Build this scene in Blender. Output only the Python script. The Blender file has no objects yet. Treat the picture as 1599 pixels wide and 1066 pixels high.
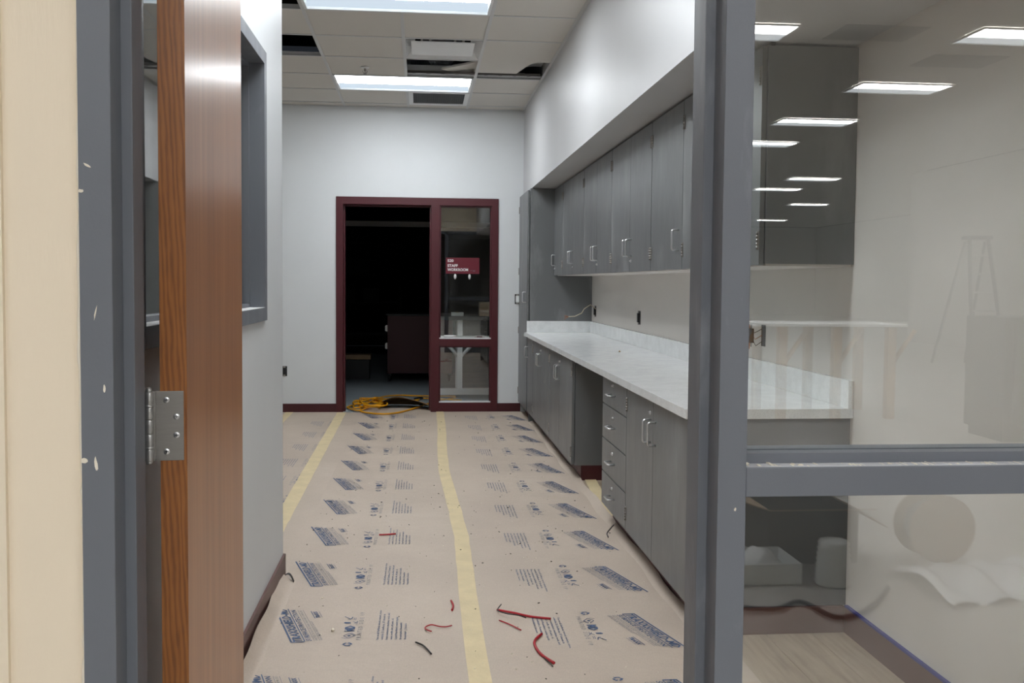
import bpy, bmesh, math, random
from mathutils import Vector, Matrix
random.seed(7)
sc = bpy.context.scene
C = sc.collection
PI = math.pi

# ------------------------------------------------------------------ camera
CAM_H = 1.30
F, YAW, PITCH, ROLL, CY = 1515.786, .0943168, -.0467670, .00864505, 512.969
cam = bpy.data.cameras.new('camera'); co = bpy.data.objects.new('camera', cam); C.objects.link(co)
cy, sy, cp, sp, cr, sr = math.cos(YAW), math.sin(YAW), math.cos(PITCH), math.sin(PITCH), math.cos(ROLL), math.sin(ROLL)
fw = Vector((sy*cp, cy*cp, sp)); rt = Vector((cy, -sy, 0)); up = rt.cross(fw)
r2 = rt*cr + up*sr; u2 = -rt*sr + up*cr
m = Matrix((r2, u2, -fw)).transposed().to_4x4(); m.translation = Vector((0, 0, CAM_H))
co.matrix_world = m
cam.sensor_fit = 'HORIZONTAL'; cam.sensor_width = 36; cam.lens = F/1599*36
cam.shift_x = (799.5-800)/1599
cam.shift_y = -(533-CY)/1599
cam.clip_start = .02; cam.clip_end = 120
sc.camera = co
# ------------------------------------------------------------------ light levels
w = bpy.data.worlds.new('world'); sc.world = w; w.use_nodes = True
w.node_tree.nodes['Background'].inputs[0].default_value = (.7, .8, 1, 1)
w.node_tree.nodes['Background'].inputs[1].default_value = .02
sc.view_settings.view_transform = 'Standard'; sc.view_settings.look = 'None'
sc.view_settings.gamma = 1; sc.view_settings.use_curve_mapping = False
sc.view_settings.exposure = 0.0
E_WORK = 29.0      # workroom troffers
E_WORK_SIDE = 0.80  # painted glow of the side reflectors
E_NEAR = 34.0       # troffers of the big room behind the camera

# ------------------------------------------------------------------ materials
def srgb(r, g, b):
    f = lambda c: (c/255/12.92) if c/255 <= .04045 else ((c/255+.055)/1.055)**2.4
    return (f(r), f(g), f(b), 1)
class NT:
    def __init__(s, name):
        s.m = bpy.data.materials.new(name); s.m.use_nodes = True
        s.t = s.m.node_tree; s.b = s.t.nodes['Principled BSDF']
    def n(s, typ, **kw):
        x = s.t.nodes.new(typ)
        for k, v in kw.items():
            if k in x.inputs.keys(): x.inputs[k].default_value = v
            else: setattr(x, k, v)
        return x
    def l(s, a, b): s.t.links.new(a, b)
    def coords(s, scale=(1, 1, 1), rot=(0, 0, 0), out='Object'):
        tc = s.n('ShaderNodeTexCoord'); mp = s.n('ShaderNodeMapping')
        mp.inputs['Scale'].default_value = scale; mp.inputs['Rotation'].default_value = rot
        s.l(tc.outputs[out], mp.inputs['Vector']); return mp.outputs['Vector']
def ramp(nt, fac, stops):
    r = nt.n('ShaderNodeValToRGB'); e = r.color_ramp.elements
    while len(e) < len(stops): e.new(.5)
    for i, (p, c) in enumerate(stops): e[i].position = p; e[i].color = c
    nt.l(fac, r.inputs['Fac']); return r.outputs['Color']
def plain(name, rgb, rough=.6, metal=0, var=.06, scale=6, bump=0, bscale=60, stretch=(1, 1, 1), spec=.5, coat=0):
    nt = NT(name); c = srgb(*rgb)
    v = nt.coords(stretch)
    no = nt.n('ShaderNodeTexNoise', Scale=scale, Detail=5.0, Roughness=.6); nt.l(v, no.inputs['Vector'])
    lo = tuple(x*(1-var) for x in c[:3])+(1,); hi = tuple(min(1, x*(1+var)) for x in c[:3])+(1,)
    nt.l(ramp(nt, no.outputs['Fac'], [(.3, lo), (.7, hi)]), nt.b.inputs['Base Color'])
    nt.b.inputs['Roughness'].default_value = rough; nt.b.inputs['Metallic'].default_value = metal
    nt.b.inputs['Specular IOR Level'].default_value = spec
    nt.b.inputs['Coat Weight'].default_value = coat; nt.b.inputs['Coat Roughness'].default_value = .15
    if bump:
        n2 = nt.n('ShaderNodeTexNoise', Scale=bscale, Detail=4.0); nt.l(v, n2.inputs['Vector'])
        bp = nt.n('ShaderNodeBump', Strength=bump, Distance=.01); nt.l(n2.outputs['Fac'], bp.inputs['Height'])
        nt.l(bp.outputs['Normal'], nt.b.inputs['Normal'])
    return nt.m
def emit(name, rgb, st, al=.8):
    nt = NT(name); nt.b.inputs['Base Color'].default_value = (al, al, al, 1)
    nt.b.inputs['Emission Color'].default_value = rgb+(1,); nt.b.inputs['Emission Strength'].default_value = st
    return nt.m
def scuffed(name, rgb, rough=.45, scuff=(170, 172, 172), amount=.62, metal=0):
    """satin paint with thin plaster-dust smears, a wear pattern of its own"""
    nt = NT(name); c = srgb(*rgb); v = nt.coords((1, 1, .35))
    no = nt.n('ShaderNodeTexNoise', Scale=5.0, Detail=8.0, Roughness=.62); nt.l(v, no.inputs['Vector'])
    fa = ramp(nt, no.outputs['Fac'], [(amount-.06, (0, 0, 0, 1)), (amount+.2, (.55, .55, .55, 1))])
    n3 = nt.n('ShaderNodeTexNoise', Scale=2.2, Detail=3.0); nt.l(nt.coords((1, 1, .5)), n3.inputs['Vector'])
    base = ramp(nt, n3.outputs['Fac'], [(.3, tuple(x*.93 for x in c[:3])+(1,)), (.7, tuple(x*1.07 for x in c[:3])+(1,))])
    mx = nt.n('ShaderNodeMix', data_type='RGBA'); nt.l(fa, mx.inputs[0]); nt.l(base, mx.inputs[6]); mx.inputs[7].default_value = srgb(*scuff)
    nt.l(mx.outputs[2], nt.b.inputs['Base Color'])
    rr = ramp(nt, no.outputs['Fac'], [(.3, (rough*.85,)*3+(1,)), (.75, (min(1, rough*1.35),)*3+(1,))])
    nt.l(rr, nt.b.inputs['Roughness']); nt.b.inputs['Metallic'].default_value = metal
    n2 = nt.n('ShaderNodeTexNoise', Scale=180.0, Detail=2.0); nt.l(nt.coords(), n2.inputs['Vector'])
    bp = nt.n('ShaderNodeBump', Strength=.06, Distance=.003); nt.l(n2.outputs['Fac'], bp.inputs['Height']); nt.l(bp.outputs['Normal'], nt.b.inputs['Normal'])
    return nt.m
M = {}
M['wall'] = plain('wall_paint', (214, 217, 219), .5, var=.025, scale=1.5, bump=.05, bscale=220)
M['wall_right'] = plain('warm_wall_paint', (218, 213, 207), .5, var=.02, scale=1.5, bump=.05, bscale=220)
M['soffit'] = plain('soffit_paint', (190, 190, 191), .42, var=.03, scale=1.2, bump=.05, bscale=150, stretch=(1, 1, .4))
M['cream'] = plain('cream_paint', (238, 224, 200), .55, var=.03, scale=1.2, bump=.08, bscale=120, stretch=(1, 1, .15))
M['caulk'] = plain('caulk', (240, 232, 214), .5, var=.03)
M['frame'] = scuffed('grey_frame_paint', (110, 114, 121), .42, (190, 192, 196), .66)
M['frame_dark'] = plain('grey_frame_recess', (84, 87, 92), .5, var=.05)
M['cab'] = scuffed('cabinet_laminate', (109, 111, 112), .34, (160, 162, 162), .60)
M['cab_edge'] = plain('cabinet_edge', (86, 89, 92), .45)
M['cab_in'] = plain('cabinet_inner', (60, 62, 62), .6)
M['maroon'] = plain('maroon_paint', (72, 12, 24), .42, var=.08, scale=3)
M['base'] = plain('maroon_rubber_base', (66, 16, 24), .45, var=.06)
M['base_brown'] = plain('brown_rubber_base', (98, 66, 60), .4, var=.06)
M['metal'] = plain('satin_steel', (226, 226, 228), .34, 1, var=.05, scale=30, stretch=(1, 1, 8))
M['hinge'] = plain('hinge_steel', (150, 147, 143), .42, .9, var=.06, scale=20, stretch=(1, 1, 6))
M['hinge_light'] = plain('zinc_hinge', (190, 190, 188), .35, .8, var=.05)
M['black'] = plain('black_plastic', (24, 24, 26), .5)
M['dark'] = plain('plenum_black', (14, 14, 15), .9)
M['tile'] = plain('ceiling_tile_fibre', (214, 211, 205), .9, var=.03, scale=140, bump=.25, bscale=400)
M['tee'] = plain('grid_tee_paint', (205, 206, 206), .45, var=.02)
M['white'] = plain('white_enamel', (232, 234, 235), .4, var=.02)
M['grille'] = plain('grille_mesh', (104, 108, 110), .7, var=.08, scale=200)
M['duct'] = plain('duct_foil', (215, 218, 222), .4, .25, var=.15, scale=30, bump=.8, bscale=40)
M['yellow'] = plain('yellow_cord', (226, 160, 20), .45, var=.08)
M['red'] = plain('red_wire', (168, 22, 36), .4, var=.1)
M['copper'] = plain('copper_wire', (190, 120, 80), .35, .8)
M['wire_black'] = plain('black_wire', (34, 30, 30), .5)
M['tape'] = plain('masking_tape', (216, 198, 158), .65, var=.07, scale=9, bump=.25, bscale=50)
M['blue'] = plain('blue_tape', (58, 58, 130), .6)
M['print'] = plain('blue_ink', (78, 96, 128), .7, var=.15, scale=60)
M['print_grey'] = plain('grey_ink', (118, 122, 134), .75, var=.1, scale=60)
M['sign'] = plain('sign_plate', (100, 12, 34), .4, var=.03)
M['sign_text'] = plain('sign_letters', (240, 238, 238), .5, var=.01)
M['box'] = plain('cardboard', (168, 142, 112), .8, var=.07, scale=12)
M['flap'] = plain('kraft_back', (140, 108, 70), .85, var=.1, scale=8)
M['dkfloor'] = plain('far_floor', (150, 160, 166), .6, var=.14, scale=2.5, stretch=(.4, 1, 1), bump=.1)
M['dkwall'] = plain('far_room_dimmed_paint', (36, 35, 34), .85)  # gloom of the unlit room put into the wall colour
M['dkgrey'] = plain('dim_grey_steel', (34, 34, 35), .7)  # steel colour darkened to carry the gloom of the far room
M['nearfloor'] = plain('near_room_floor', (176, 172, 166), .5, var=.1, scale=1.2, bump=.1)
M['nearwall'] = plain('near_room_paint', (196, 192, 188), .6, var=.03)
M['nearceil'] = plain('near_room_ceiling', (200, 196, 190), .9, var=.03)
M['orange'] = plain('ladder_rail', (96, 98, 100), .5)
M['lens'] = emit('troffer_lens', (.93, .97, 1.0), E_WORK)
M['side_glow'] = emit('troffer_side_glow', (.74, .87, 1.0), E_WORK_SIDE, .06)  # light reflected off the lens, painted as a faint bluish glow
M['side_glow_near'] = emit('near_troffer_side_glow', (.9, .95, 1.0), 2.5, .2)  # dimmer reflector strip, its light painted as emission
M['lens_near'] = emit('near_troffer_lens', (.97, .98, 1.0), E_NEAR)
def mk_paper():
    nt = NT('kraft_floor_paper'); v = nt.coords()
    a = nt.n('ShaderNodeTexNoise', Scale=1.1, Detail=6.0, Roughness=.6); nt.l(v, a.inputs['Vector'])
    b = nt.n('ShaderNodeTexNoise', Scale=260.0, Detail=3.0, Roughness=.7); nt.l(nt.coords((1, .35, 1)), b.inputs['Vector'])
    c1 = ramp(nt, a.outputs['Fac'], [(.25, srgb(188, 172, 157)), (.6, srgb(200, 184, 168)), (.82, srgb(208, 195, 182))])
    c2 = ramp(nt, b.outputs['Fac'], [(.25, (.86, .86, .86, 1)), (.7, (1, 1, 1, 1))])
    mx = nt.n('ShaderNodeMix', data_type='RGBA', blend_type='MULTIPLY'); mx.inputs[0].default_value = 1
    nt.l(c1, mx.inputs[6]); nt.l(c2, mx.inputs[7]); nt.l(mx.outputs[2], nt.b.inputs['Base Color'])
    nt.b.inputs['Roughness'].default_value = .62
    c = nt.n('ShaderNodeTexNoise', Scale=5.0, Detail=5.0, Roughness=.55); nt.l(nt.coords((.7, 1.6, 1)), c.inputs['Vector'])
    bp = nt.n('ShaderNodeBump', Strength=.35, Distance=.02); nt.l(c.outputs['Fac'], bp.inputs['Height']); nt.l(bp.outputs['Normal'], nt.b.inputs['Normal'])
    return nt.m
M['paper'] = mk_paper()
def mk_quartz():
    nt = NT('white_quartz'); v = nt.coords()
    a = nt.n('ShaderNodeTexVoronoi', Scale=160.0); nt.l(v, a.inputs['Vector'])
    b = nt.n('ShaderNodeTexNoise', Scale=14.0, Detail=4.0); nt.l(v, b.inputs['Vector'])
    c1 = ramp(nt, a.outputs['Distance'], [(.0, srgb(168, 170, 168)), (.16, srgb(226, 228, 228)), (.5, srgb(236, 238, 238))])
    c2 = ramp(nt, b.outputs['Fac'], [(.3, (.9, .9, .9, 1)), (.6, (1, 1, 1, 1))])
    mx = nt.n('ShaderNodeMix', data_type='RGBA', blend_type='MULTIPLY'); mx.inputs[0].default_value = 1
    nt.l(c1, mx.inputs[6]); nt.l(c2, mx.inputs[7]); nt.l(mx.outputs[2], nt.b.inputs['Base Color'])
    nt.b.inputs['Roughness'].default_value = .16
    return nt.m
M['quartz'] = mk_quartz()
def mk_wood(name, c0, c1, c2, rough, scale, rot, coat=.0, bumpv=.05, wavef=.35):
    nt = NT(name); v = nt.coords(scale, rot)
    a = nt.n('ShaderNodeTexNoise', Scale=3.0, Detail=7.0, Roughness=.62, Distortion=.4); nt.l(v, a.inputs['Vector'])
    wv = nt.n('ShaderNodeTexWave', Scale=1.6, Distortion=6.0, Detail=3.0, **{'Detail Scale': 1.4}); wv.bands_direction = 'X'; nt.l(v, wv.inputs['Vector'])
    mxf = nt.n('ShaderNodeMix', data_type='FLOAT'); mxf.inputs[0].default_value = wavef; nt.l(a.outputs['Fac'], mxf.inputs[2]); nt.l(wv.outputs['Fac'], mxf.inputs[3])
    nt.l(ramp(nt, mxf.outputs[0], [(.28, srgb(*c0)), (.5, srgb(*c1)), (.72, srgb(*c2))]), nt.b.inputs['Base Color'])
    nt.b.inputs['Roughness'].default_value = rough
    nt.b.inputs['Coat Weight'].default_value = coat; nt.b.inputs['Coat Roughness'].default_value = .24
    bp = nt.n('ShaderNodeBump', Strength=bumpv, Distance=.004); nt.l(mxf.outputs[0], bp.inputs['Height']); nt.l(bp.outputs['Normal'], nt.b.inputs['Normal'])
    return nt.m
M['door_face'] = mk_wood('birch_veneer', (156, 98, 50), (168, 108, 58), (178, 118, 66), .42, (1, 8, .5), (0, 0, 0), .3, .06, .12)
M['door_edge'] = mk_wood('oak_edge_band', (118, 68, 22), (140, 84, 30), (152, 94, 38), .4, (26, 8, 3.5), (0, .32, 0), .2, .05)
M['plank'] = mk_wood('vinyl_plank', (150, 132, 112), (170, 152, 132), (182, 165, 145), .45, (7, .9, 1), (0, 0, 0), 0, .03, .06)
M['tabletop'] = mk_wood('pine_top', (150, 110, 70), (180, 140, 96), (196, 158, 112), .5, (1, 8, 1), (0, 0, 0))
def mk_glass():
    nt = NT('clear_glass'); t = nt.t; t.nodes.remove(nt.b)
    lw = nt.n('ShaderNodeLayerWeight', Blend=.5)
    p = nt.n('ShaderNodeMath', operation='POWER'); nt.l(lw.outputs['Facing'], p.inputs[0]); p.inputs[1].default_value = 5
    q = nt.n('ShaderNodeMath', operation='MULTIPLY_ADD'); nt.l(p.outputs[0], q.inputs[0]); q.inputs[1].default_value = .94; q.inputs[2].default_value = .085
    tr = nt.n('ShaderNodeBsdfTransparent'); tr.inputs[0].default_value = (.965, .98, .97, 1)
    gl = nt.n('ShaderNodeBsdfGlossy', Roughness=.0); gl.inputs[0].default_value = (1, 1, 1, 1)
    mx = nt.n('ShaderNodeMixShader'); nt.l(q.outputs[0], mx.inputs[0]); nt.l(tr.outputs[0], mx.inputs[1]); nt.l(gl.outputs[0], mx.inputs[2])
    nt.l(mx.outputs[0], t.nodes['Material Output'].inputs['Surface'])
    return nt.m
M['glass'] = mk_glass()
def mk_sheet():
    nt = NT('clear_plastic_sheet'); nt.b.inputs['Base Color'].default_value = (.8, .82, .85, 1)
    nt.b.inputs['Roughness'].default_value = .25; return nt.m
M['sheet'] = mk_sheet()

# ------------------------------------------------------------------ mesh helpers
class MB:
    def __init__(s): s.bm = bmesh.new()
    def box(s, x0, x1, y0, y1, z0, z1, bev=0):
        vs = [s.bm.verts.new(p) for p in ((x0, y0, z0), (x1, y0, z0), (x1, y1, z0), (x0, y1, z0), (x0, y0, z1), (x1, y0, z1), (x1, y1, z1), (x0, y1, z1))]
        fs = [s.bm.faces.new([vs[i] for i in f]) for f in ((0, 3, 2, 1), (4, 5, 6, 7), (0, 1, 5, 4), (1, 2, 6, 5), (2, 3, 7, 6), (3, 0, 4, 7))]
        if bev:
            es = list({e for f in fs for e in f.edges})
            bmesh.ops.bevel(s.bm, geom=es, offset=bev, segments=2, affect='EDGES', profile=.6)
        return s
    def tube(s, pts, r, n=8, cap=True, smooth=True):
        pts = [Vector(p) for p in pts]; rings = []; prev = None
        for i, p in enumerate(pts):
            t = (pts[min(i+1, len(pts)-1)]-pts[max(i-1, 0)]).normalized()
            if prev is None:
                a = Vector((0, 0, 1)) if abs(t.z) < .9 else Vector((1, 0, 0)); u = t.cross(a).normalized()
            else: u = (prev - t*prev.dot(t)).normalized()
            prev = u; v = t.cross(u)
            rr = r[i] if isinstance(r, (list, tuple)) else r
            rings.append([s.bm.verts.new(p+(u*math.cos(2*PI*k/n)+v*math.sin(2*PI*k/n))*rr) for k in range(n)])
        for a, b in zip(rings, rings[1:]):
            for k in range(n):
                f = s.bm.faces.new((a[k], a[(k+1) % n], b[(k+1) % n], b[k])); f.smooth = smooth
        if cap: s.bm.faces.new(rings[0][::-1]); s.bm.faces.new(rings[-1])
        return s
    def lathe(s, c, prof, n=20, axis='Z'):
        """prof: (radius, height) pairs"""
        rings = []
        for r, h in prof:
            ring = []
            for k in range(n):
                a = 2*PI*k/n; x, y = r*math.cos(a), r*math.sin(a)
                p = {'Z': (x, y, h), 'Y': (x, h, y), 'X': (h, x, y)}[axis]
                ring.append(s.bm.verts.new(Vector(c)+Vector(p)))
            rings.append(ring)
        for a, b in zip(rings, rings[1:]):
            for k in range(n):
                f = s.bm.faces.new((a[k], a[(k+1) % n], b[(k+1) % n], b[k])); f.smooth = True
        s.bm.faces.new(rings[0][::-1]); s.bm.faces.new(rings[-1])
        return s
    def prism(s, poly, z0, z1):
        a = [s.bm.verts.new((x, y, z0)) for x, y in poly]; b = [s.bm.verts.new((x, y, z1)) for x, y in poly]
        s.bm.faces.new(a[::-1]); s.bm.faces.new(b)
        n = len(poly)
        for k in range(n): s.bm.faces.new((a[k], a[(k+1) % n], b[(k+1) % n], b[k]))
        return s
    def grid(s, f, nu, nv, th=0):
        vs = [[s.bm.verts.new(f(i/nu, j/nv)) for j in range(nv+1)] for i in range(nu+1)]
        for i in range(nu):
            for j in range(nv):
                q = s.bm.faces.new((vs[i][j], vs[i+1][j], vs[i+1][j+1], vs[i][j+1])); q.smooth = True
        return s
    def mesh(s, name, mat, off=Vector((0, 0, 0))):
        bmesh.ops.recalc_face_normals(s.bm, faces=s.bm.faces)
        if off.length: bmesh.ops.translate(s.bm, verts=s.bm.verts, vec=-off)
        me = bpy.data.meshes.new(name); s.bm.to_mesh(me); s.bm.free()
        me.materials.append(mat); return me
def wloc(o):
    v = Vector((0, 0, 0))
    while o: v = v+o.location; o = o.parent
    return v
def link(name, me, parent=None, loc=(0, 0, 0), rot=(0, 0, 0)):
    o = bpy.data.objects.new(name, me); C.objects.link(o); o.location = loc; o.rotation_euler = rot
    if parent: o.parent = parent
    return o
def part(name, mb, mat, parent=None, label=None, kind=None):
    """mesh given in world coordinates (unless the parent is rotated, then local)"""
    me = mb.mesh(name, mat, wloc(parent) if parent else Vector((0, 0, 0)))
    o = link(name, me, parent)
    if label: o['label'] = label
    if kind: o['kind'] = kind
    return o
def tag(o, label=None, cat=None, group=None, kind=None):
    if label: o['label'] = label
    if cat: o['category'] = cat
    if group: o['group'] = group
    if kind: o['kind'] = kind
    return o
def thing(name, label, cat, loc=(0, 0, 0), group=None, kind=None, rotz=0):
    o = bpy.data.objects.new(name, None); C.objects.link(o); o.location = loc; o.rotation_euler = (0, 0, rotz); o.empty_display_size = .1
    return tag(o, label, cat, group, kind)
def single(name, mb, mat, label, cat, group=None, base=None, kind=None):
    """one mesh top-level thing, origin at base"""
    b = Vector(base) if base else Vector((0, 0, 0))
    o = link(name, mb.mesh(name, mat, b), None, b)
    return tag(o, label, cat, group, kind)
def box(*a, bev=0): return MB().box(*a, bev=bev)
def structure(name, mb, mat, label, parent=None):
    o = part(name, mb, mat, parent)
    if not parent: tag(o, label, None, None, 'structure')
    return o

# ------------------------------------------------------------------ dimensions
YN0, YN1 = 1.45, 1.60        # near partition faces
YF = 9.77                    # far wall
XL, XR = -.599, 1.60
ZC = 3.03
YC = 4.30                    # outer corner of the left wall
XFL = -3.2

# ------------------------------------------------------------------ workroom shell
fl = thing('floor', 'wood-look vinyl plank floor, bare in front of the cabinet end', 'floor', (0, 0, 0), kind='structure')
del fl['category']
part('subfloor', box(XFL-.2, XR+.2, YN0-.1, YF+.02, -.06, -.004), M['plank'], fl)
pw, pl = .178, 1.22
for i in range(4):
    x0 = .93+i*pw
    for j in range(5):
        y0 = 1.62+j*pl-(i % 3)*.41
        a, b = max(y0, 1.605), min(y0+pl, 6.6)
        if b-a > .05:
            part('floor_plank', box(x0+.0008, min(x0+pw-.0008, 1.6), a+.0008, b-.0008, -.006, 0 if (i+j) % 2 else -.0004), M['plank'], fl)
structure('wall_far', MB().box(XFL, -.836, YF, YF+.14, 0, ZC+.5).box(-.836, .775, YF, YF+.14, 2.145, ZC+.5).box(.775, XR+.2, YF, YF+.14, 0, ZC+.5), M['wall'], 'pale grey painted end wall around the maroon door frame')
structure('wall_right', box(XR, XR+.14, YN1-.14, YF, 0, ZC+.5), M['wall_right'], 'pale wall behind and beside the grey cabinets')
wy0, wy1, wz0, wz1 = 2.10, 3.805, 1.15, 2.165
structure('wall_left', MB().box(XL-.15, XL, YN1, wy0, 0, ZC+.5).box(XL-.15, XL, wy1, YC, 0, ZC+.5).box(XL-.15, XL, wy0, wy1, 0, wz0).box(XL-.15, XL, wy0, wy1, wz1, ZC+.5), M['wall'], 'white wall behind the open wooden door, ending in a corner')
structure('wall_left_return', box(XFL, XL-.15, YC-.12, YC, 0, ZC+.5), M['wall'], 'wall turning left past the corner')
structure('wall_left_far', box(XFL-.12, XFL, YN1, YF, 0, ZC+.5), M['wall'], 'far left wall of the side bay')
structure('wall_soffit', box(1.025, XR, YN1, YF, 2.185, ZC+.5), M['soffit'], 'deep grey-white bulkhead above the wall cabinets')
# baseboards
structure('baseboard_far_left', box(XFL, -.836, YF-.012, YF, 0, .085), M['base'], 'maroon rubber baseboard left of the maroon door frame')
structure('baseboard_far_right', box(.775, 1.01, YF-.012, YF, 0, .085), M['base'], 'short maroon baseboard between maroon door frame and cabinet')
structure('baseboard_left', MB().box(XL, XL+.01, YN1, YC+.01, 0, .10).box(XL-.2, XL+.01, YC, YC+.01, 0, .10), M['base_brown'], 'brown rubber baseboard under the white left wall')
structure('baseboard_right', MB().box(XR-.01, XR, YN1, 3.473, 0, .098), M['base_brown'], 'brown rubber baseboard below blue tape on the right wall')
structure('baseboard_cabinet_end', box(1.0, XR-.01, 3.460, 3.472, 0, .098), M['base_brown'], 'brown rubber baseboard across the cabinet end panel')
single('masking_line', box(XR-.0125, XR, YN1+.02, 3.455, .098, .106), M['blue'], 'thin blue tape line along top of the right brown baseboard', 'tape', base=(XR-.005, 2.5, .098))

# ------------------------------------------------------------------ ceiling with grid
ce = thing('ceiling', 'suspended ceiling of pale tiles with several openings', 'ceiling', (0, 0, ZC), kind='structure'); del ce['category']
xs = [-3.215, -2.6, -1.985, -1.37, -.755, -.13, .45, 1.025]
ys = [1.6]+[9.59-.645*k for k in range(12, -1, -1)]+[YF]
ys = sorted(set(round(y, 3) for y in ys if y >= 1.6))
tee = MB
for x in xs[1:-1]:
    runs = [(YN1, YF)] if x != -.13 else [(YN1, 3.14), (3.785, 5.72), (6.365, 8.30), (8.945, YF)]
    for a_, b_ in runs: part('grid_tee', MB().box(x-.012, x+.012, a_, b_, ZC-.003, ZC).box(x-.002, x+.002, a_, b_, ZC, ZC+.035), M['tee'], ce)
part('grid_tee', box(1.003, 1.025, YN1, YF, ZC-.003, ZC), M['tee'], ce)
part('grid_tee', box(XFL, 1.003, YF-.02, YF, ZC-.003, ZC), M['tee'], ce)
rowid = lambda y: min(range(len(ys)), key=lambda i: abs(ys[i]-y))
skip_tee = {(6, rowid(7.655))}
lights_rows = [rowid(8.30), rowid(5.72), rowid(3.14)]
special = {}
for r in lights_rows: special[(4, r)] = 'l'; special[(5, r)] = 'l'
special[(5, rowid(7.01))] = 'diff'; special[(5, rowid(7.655))] = 'hole'; special[(5, rowid(8.945))] = 'grille'
special[(6, rowid(7.01))] = 'none'; special[(6, rowid(7.655))] = 'cut'
for r in (rowid(7.01), rowid(5.72)): special[(3, r)] = 'hole'; special[(2, r)] = 'hole'
for j in range(1, len(ys)-1):
    for i in range(len(xs)-1):
        if (i, j) in skip_tee: continue
        if i in (4,) and (special.get((4, j)) == 'l' or special.get((4, j-1)) == 'l'): pass
        y = ys[j]
        part('cross_tee', MB().box(xs[i]+.012, xs[i+1]-.012, y-.011, y+.011, ZC-.0025, ZC).box(xs[i]+.012, xs[i+1]-.012, y-.0015, y+.0015, ZC, ZC+.03), M['tee'], ce)
tmesh = {}
for j in range(len(ys)-1):
    for i in range(len(xs)-1):
        k = special.get((i, j))
        if k and k != 'none' or k == 'none': 
            if k != 'none': continue
        if (i, j) == (6, rowid(7.01)): continue
        wx, wy = round(xs[i+1]-xs[i], 3), round(ys[j+1]-ys[j], 3)
        if (wx, wy) not in tmesh:
            tmesh[(wx, wy)] = box(-wx/2+.004, wx/2-.004, -wy/2+.004, wy/2-.004, .001, .016).mesh('ceiling_tile', M['tile'])
        link('ceiling_tile', tmesh[(wx, wy)], ce, ((xs[i]+xs[i+1])/2, (ys[j]+ys[j+1])/2, random.uniform(0, .0015)))
# tile cut short over the opening beside the bulkhead, sagging slightly
part('ceiling_tile', MB().prism([(.455, 7.015), (1.02, 7.015), (1.02, 7.66), (.90, 7.66), (.86, 7.70), (.78, 8.09), (.47, 8.09), (.455, 8.08)], ZC+.001, ZC+.016), M['tile'], ce, 'large ceiling tile with a corner cut away beside bulkhead')
# tile pushed up and askew inside the middle opening
t = link('ceiling_tile', box(-.29, .29, -.30, .30, 0, .015).mesh('ceiling_tile', M['tile']), ce, (.56, 8.20, .07), (math.radians(5), math.radians(-5), math.radians(-30)))
t['label'] = 'loose tile lying askew above the open bay'
# plenum above
structure('ceiling_deck', MB().box(XFL-.2, XR+.2, YN1, YF+.1, 3.62, 3.7), M['dark'], 'black deck above the ceiling openings')
bar = thing('strut_channel', 'slotted metal channel crossing above the open ceiling bays', 'metal channel', (.45, 8.24, ZC+.01))
part('channel', MB().box(-.12, 1.0, 8.19, 8.25, ZC+.006, ZC+.012).box(-.12, 1.0, 8.25, 8.256, ZC+.006, ZC+.04), M['hinge'], bar)
for k in range(9): part('slot', box(-.08+k*.12, -.05+k*.12, 8.2, 8.205, ZC+.0045, ZC+.006), M['black'], bar)
# flexible duct
pts = [(.02+.02*k, 9.2-.012*k*k*.8, 3.47-.028*k) for k in range(12)]
mb = MB(); n = 46
mb.tube([(.02+.14*(k/n), 9.25-.85*(k/n), 3.40-.15*math.sin(PI*k/n*.6)) for k in range(n+1)], [.13+(.008 if k % 2 else 0) for k in range(n+1)], 18)
single('flexible_duct', mb, M['duct'], 'silver foil flexible duct seen through the middle ceiling opening', 'duct', base=(.05, 8.5, 3.3))
single('sheet_metal_duct', MB().box(.86, 1.018, 7.3, 8.3, 3.14, 3.5, bev=.01), M['duct'], 'metal duct edge seen in the opening beside the bulkhead', 'duct', base=(.94, 7.8, 3.14))

def troffer(y0, y1, label):
    x0, x1 = -.755+.012, .45-.012
    t = thing('ceiling_light', label, 'ceiling light', ((x0+x1)/2, (y0+y1)/2, ZC), 'recessed troffers of the workroom')
    ym = y0+(y1-y0)*.60
    part('housing', MB().box(x0, x1, y0, y1, ZC+.09, ZC+.10).box(x0, x0+.006, y0, y1, ZC, ZC+.09).box(x1-.006, x1, y0, y1, ZC, ZC+.09).box(x0, x1, y0, y0+.006, ZC, ZC+.09).box(x0, x1, y1-.006, y1, ZC, ZC+.09), M['white'], t)
    f = MB(); g = .018
    f.box(x0, x1, y0+.0, y0+g, ZC-.004, ZC+.004).box(x0, x1, y1-g, y1, ZC-.004, ZC+.004).box(x0, x0+g, y0, y1, ZC-.004, ZC+.004).box(x1-g, x1, y0, y1, ZC-.004, ZC+.004)
    part('trim_frame', f, M['white'], t)
    b = MB(); b.prism([(x0+g, y0+g), (x1-g, y0+g), (x1-g, ym), (x0+g, ym)], ZC+.006, ZC+.012); part('diffuser', b, M['lens'], t)
    # the curved side reflector, rising away from the lens; its reflected light is painted as emission
    s = MB().grid(lambda u, v: (x0+g+(x1-x0-2*g)*u, ym+(y1-g-ym)*v, ZC+.012+.05*math.sin(PI*v)), 1, 8)
    part('side_reflector', s, M['side_glow'], t)
    return t
rows = [(8.312, 8.933), (5.732, 6.353), (3.152, 3.773)]
troffer(*rows[0], 'bright 2x4 ceiling light nearest the maroon door wall')
troffer(*rows[1], 'bright 2x4 ceiling light at the top edge of the view')
troffer(*rows[2], 'bright 2x4 ceiling light nearest the grey frame, above the view')

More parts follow.
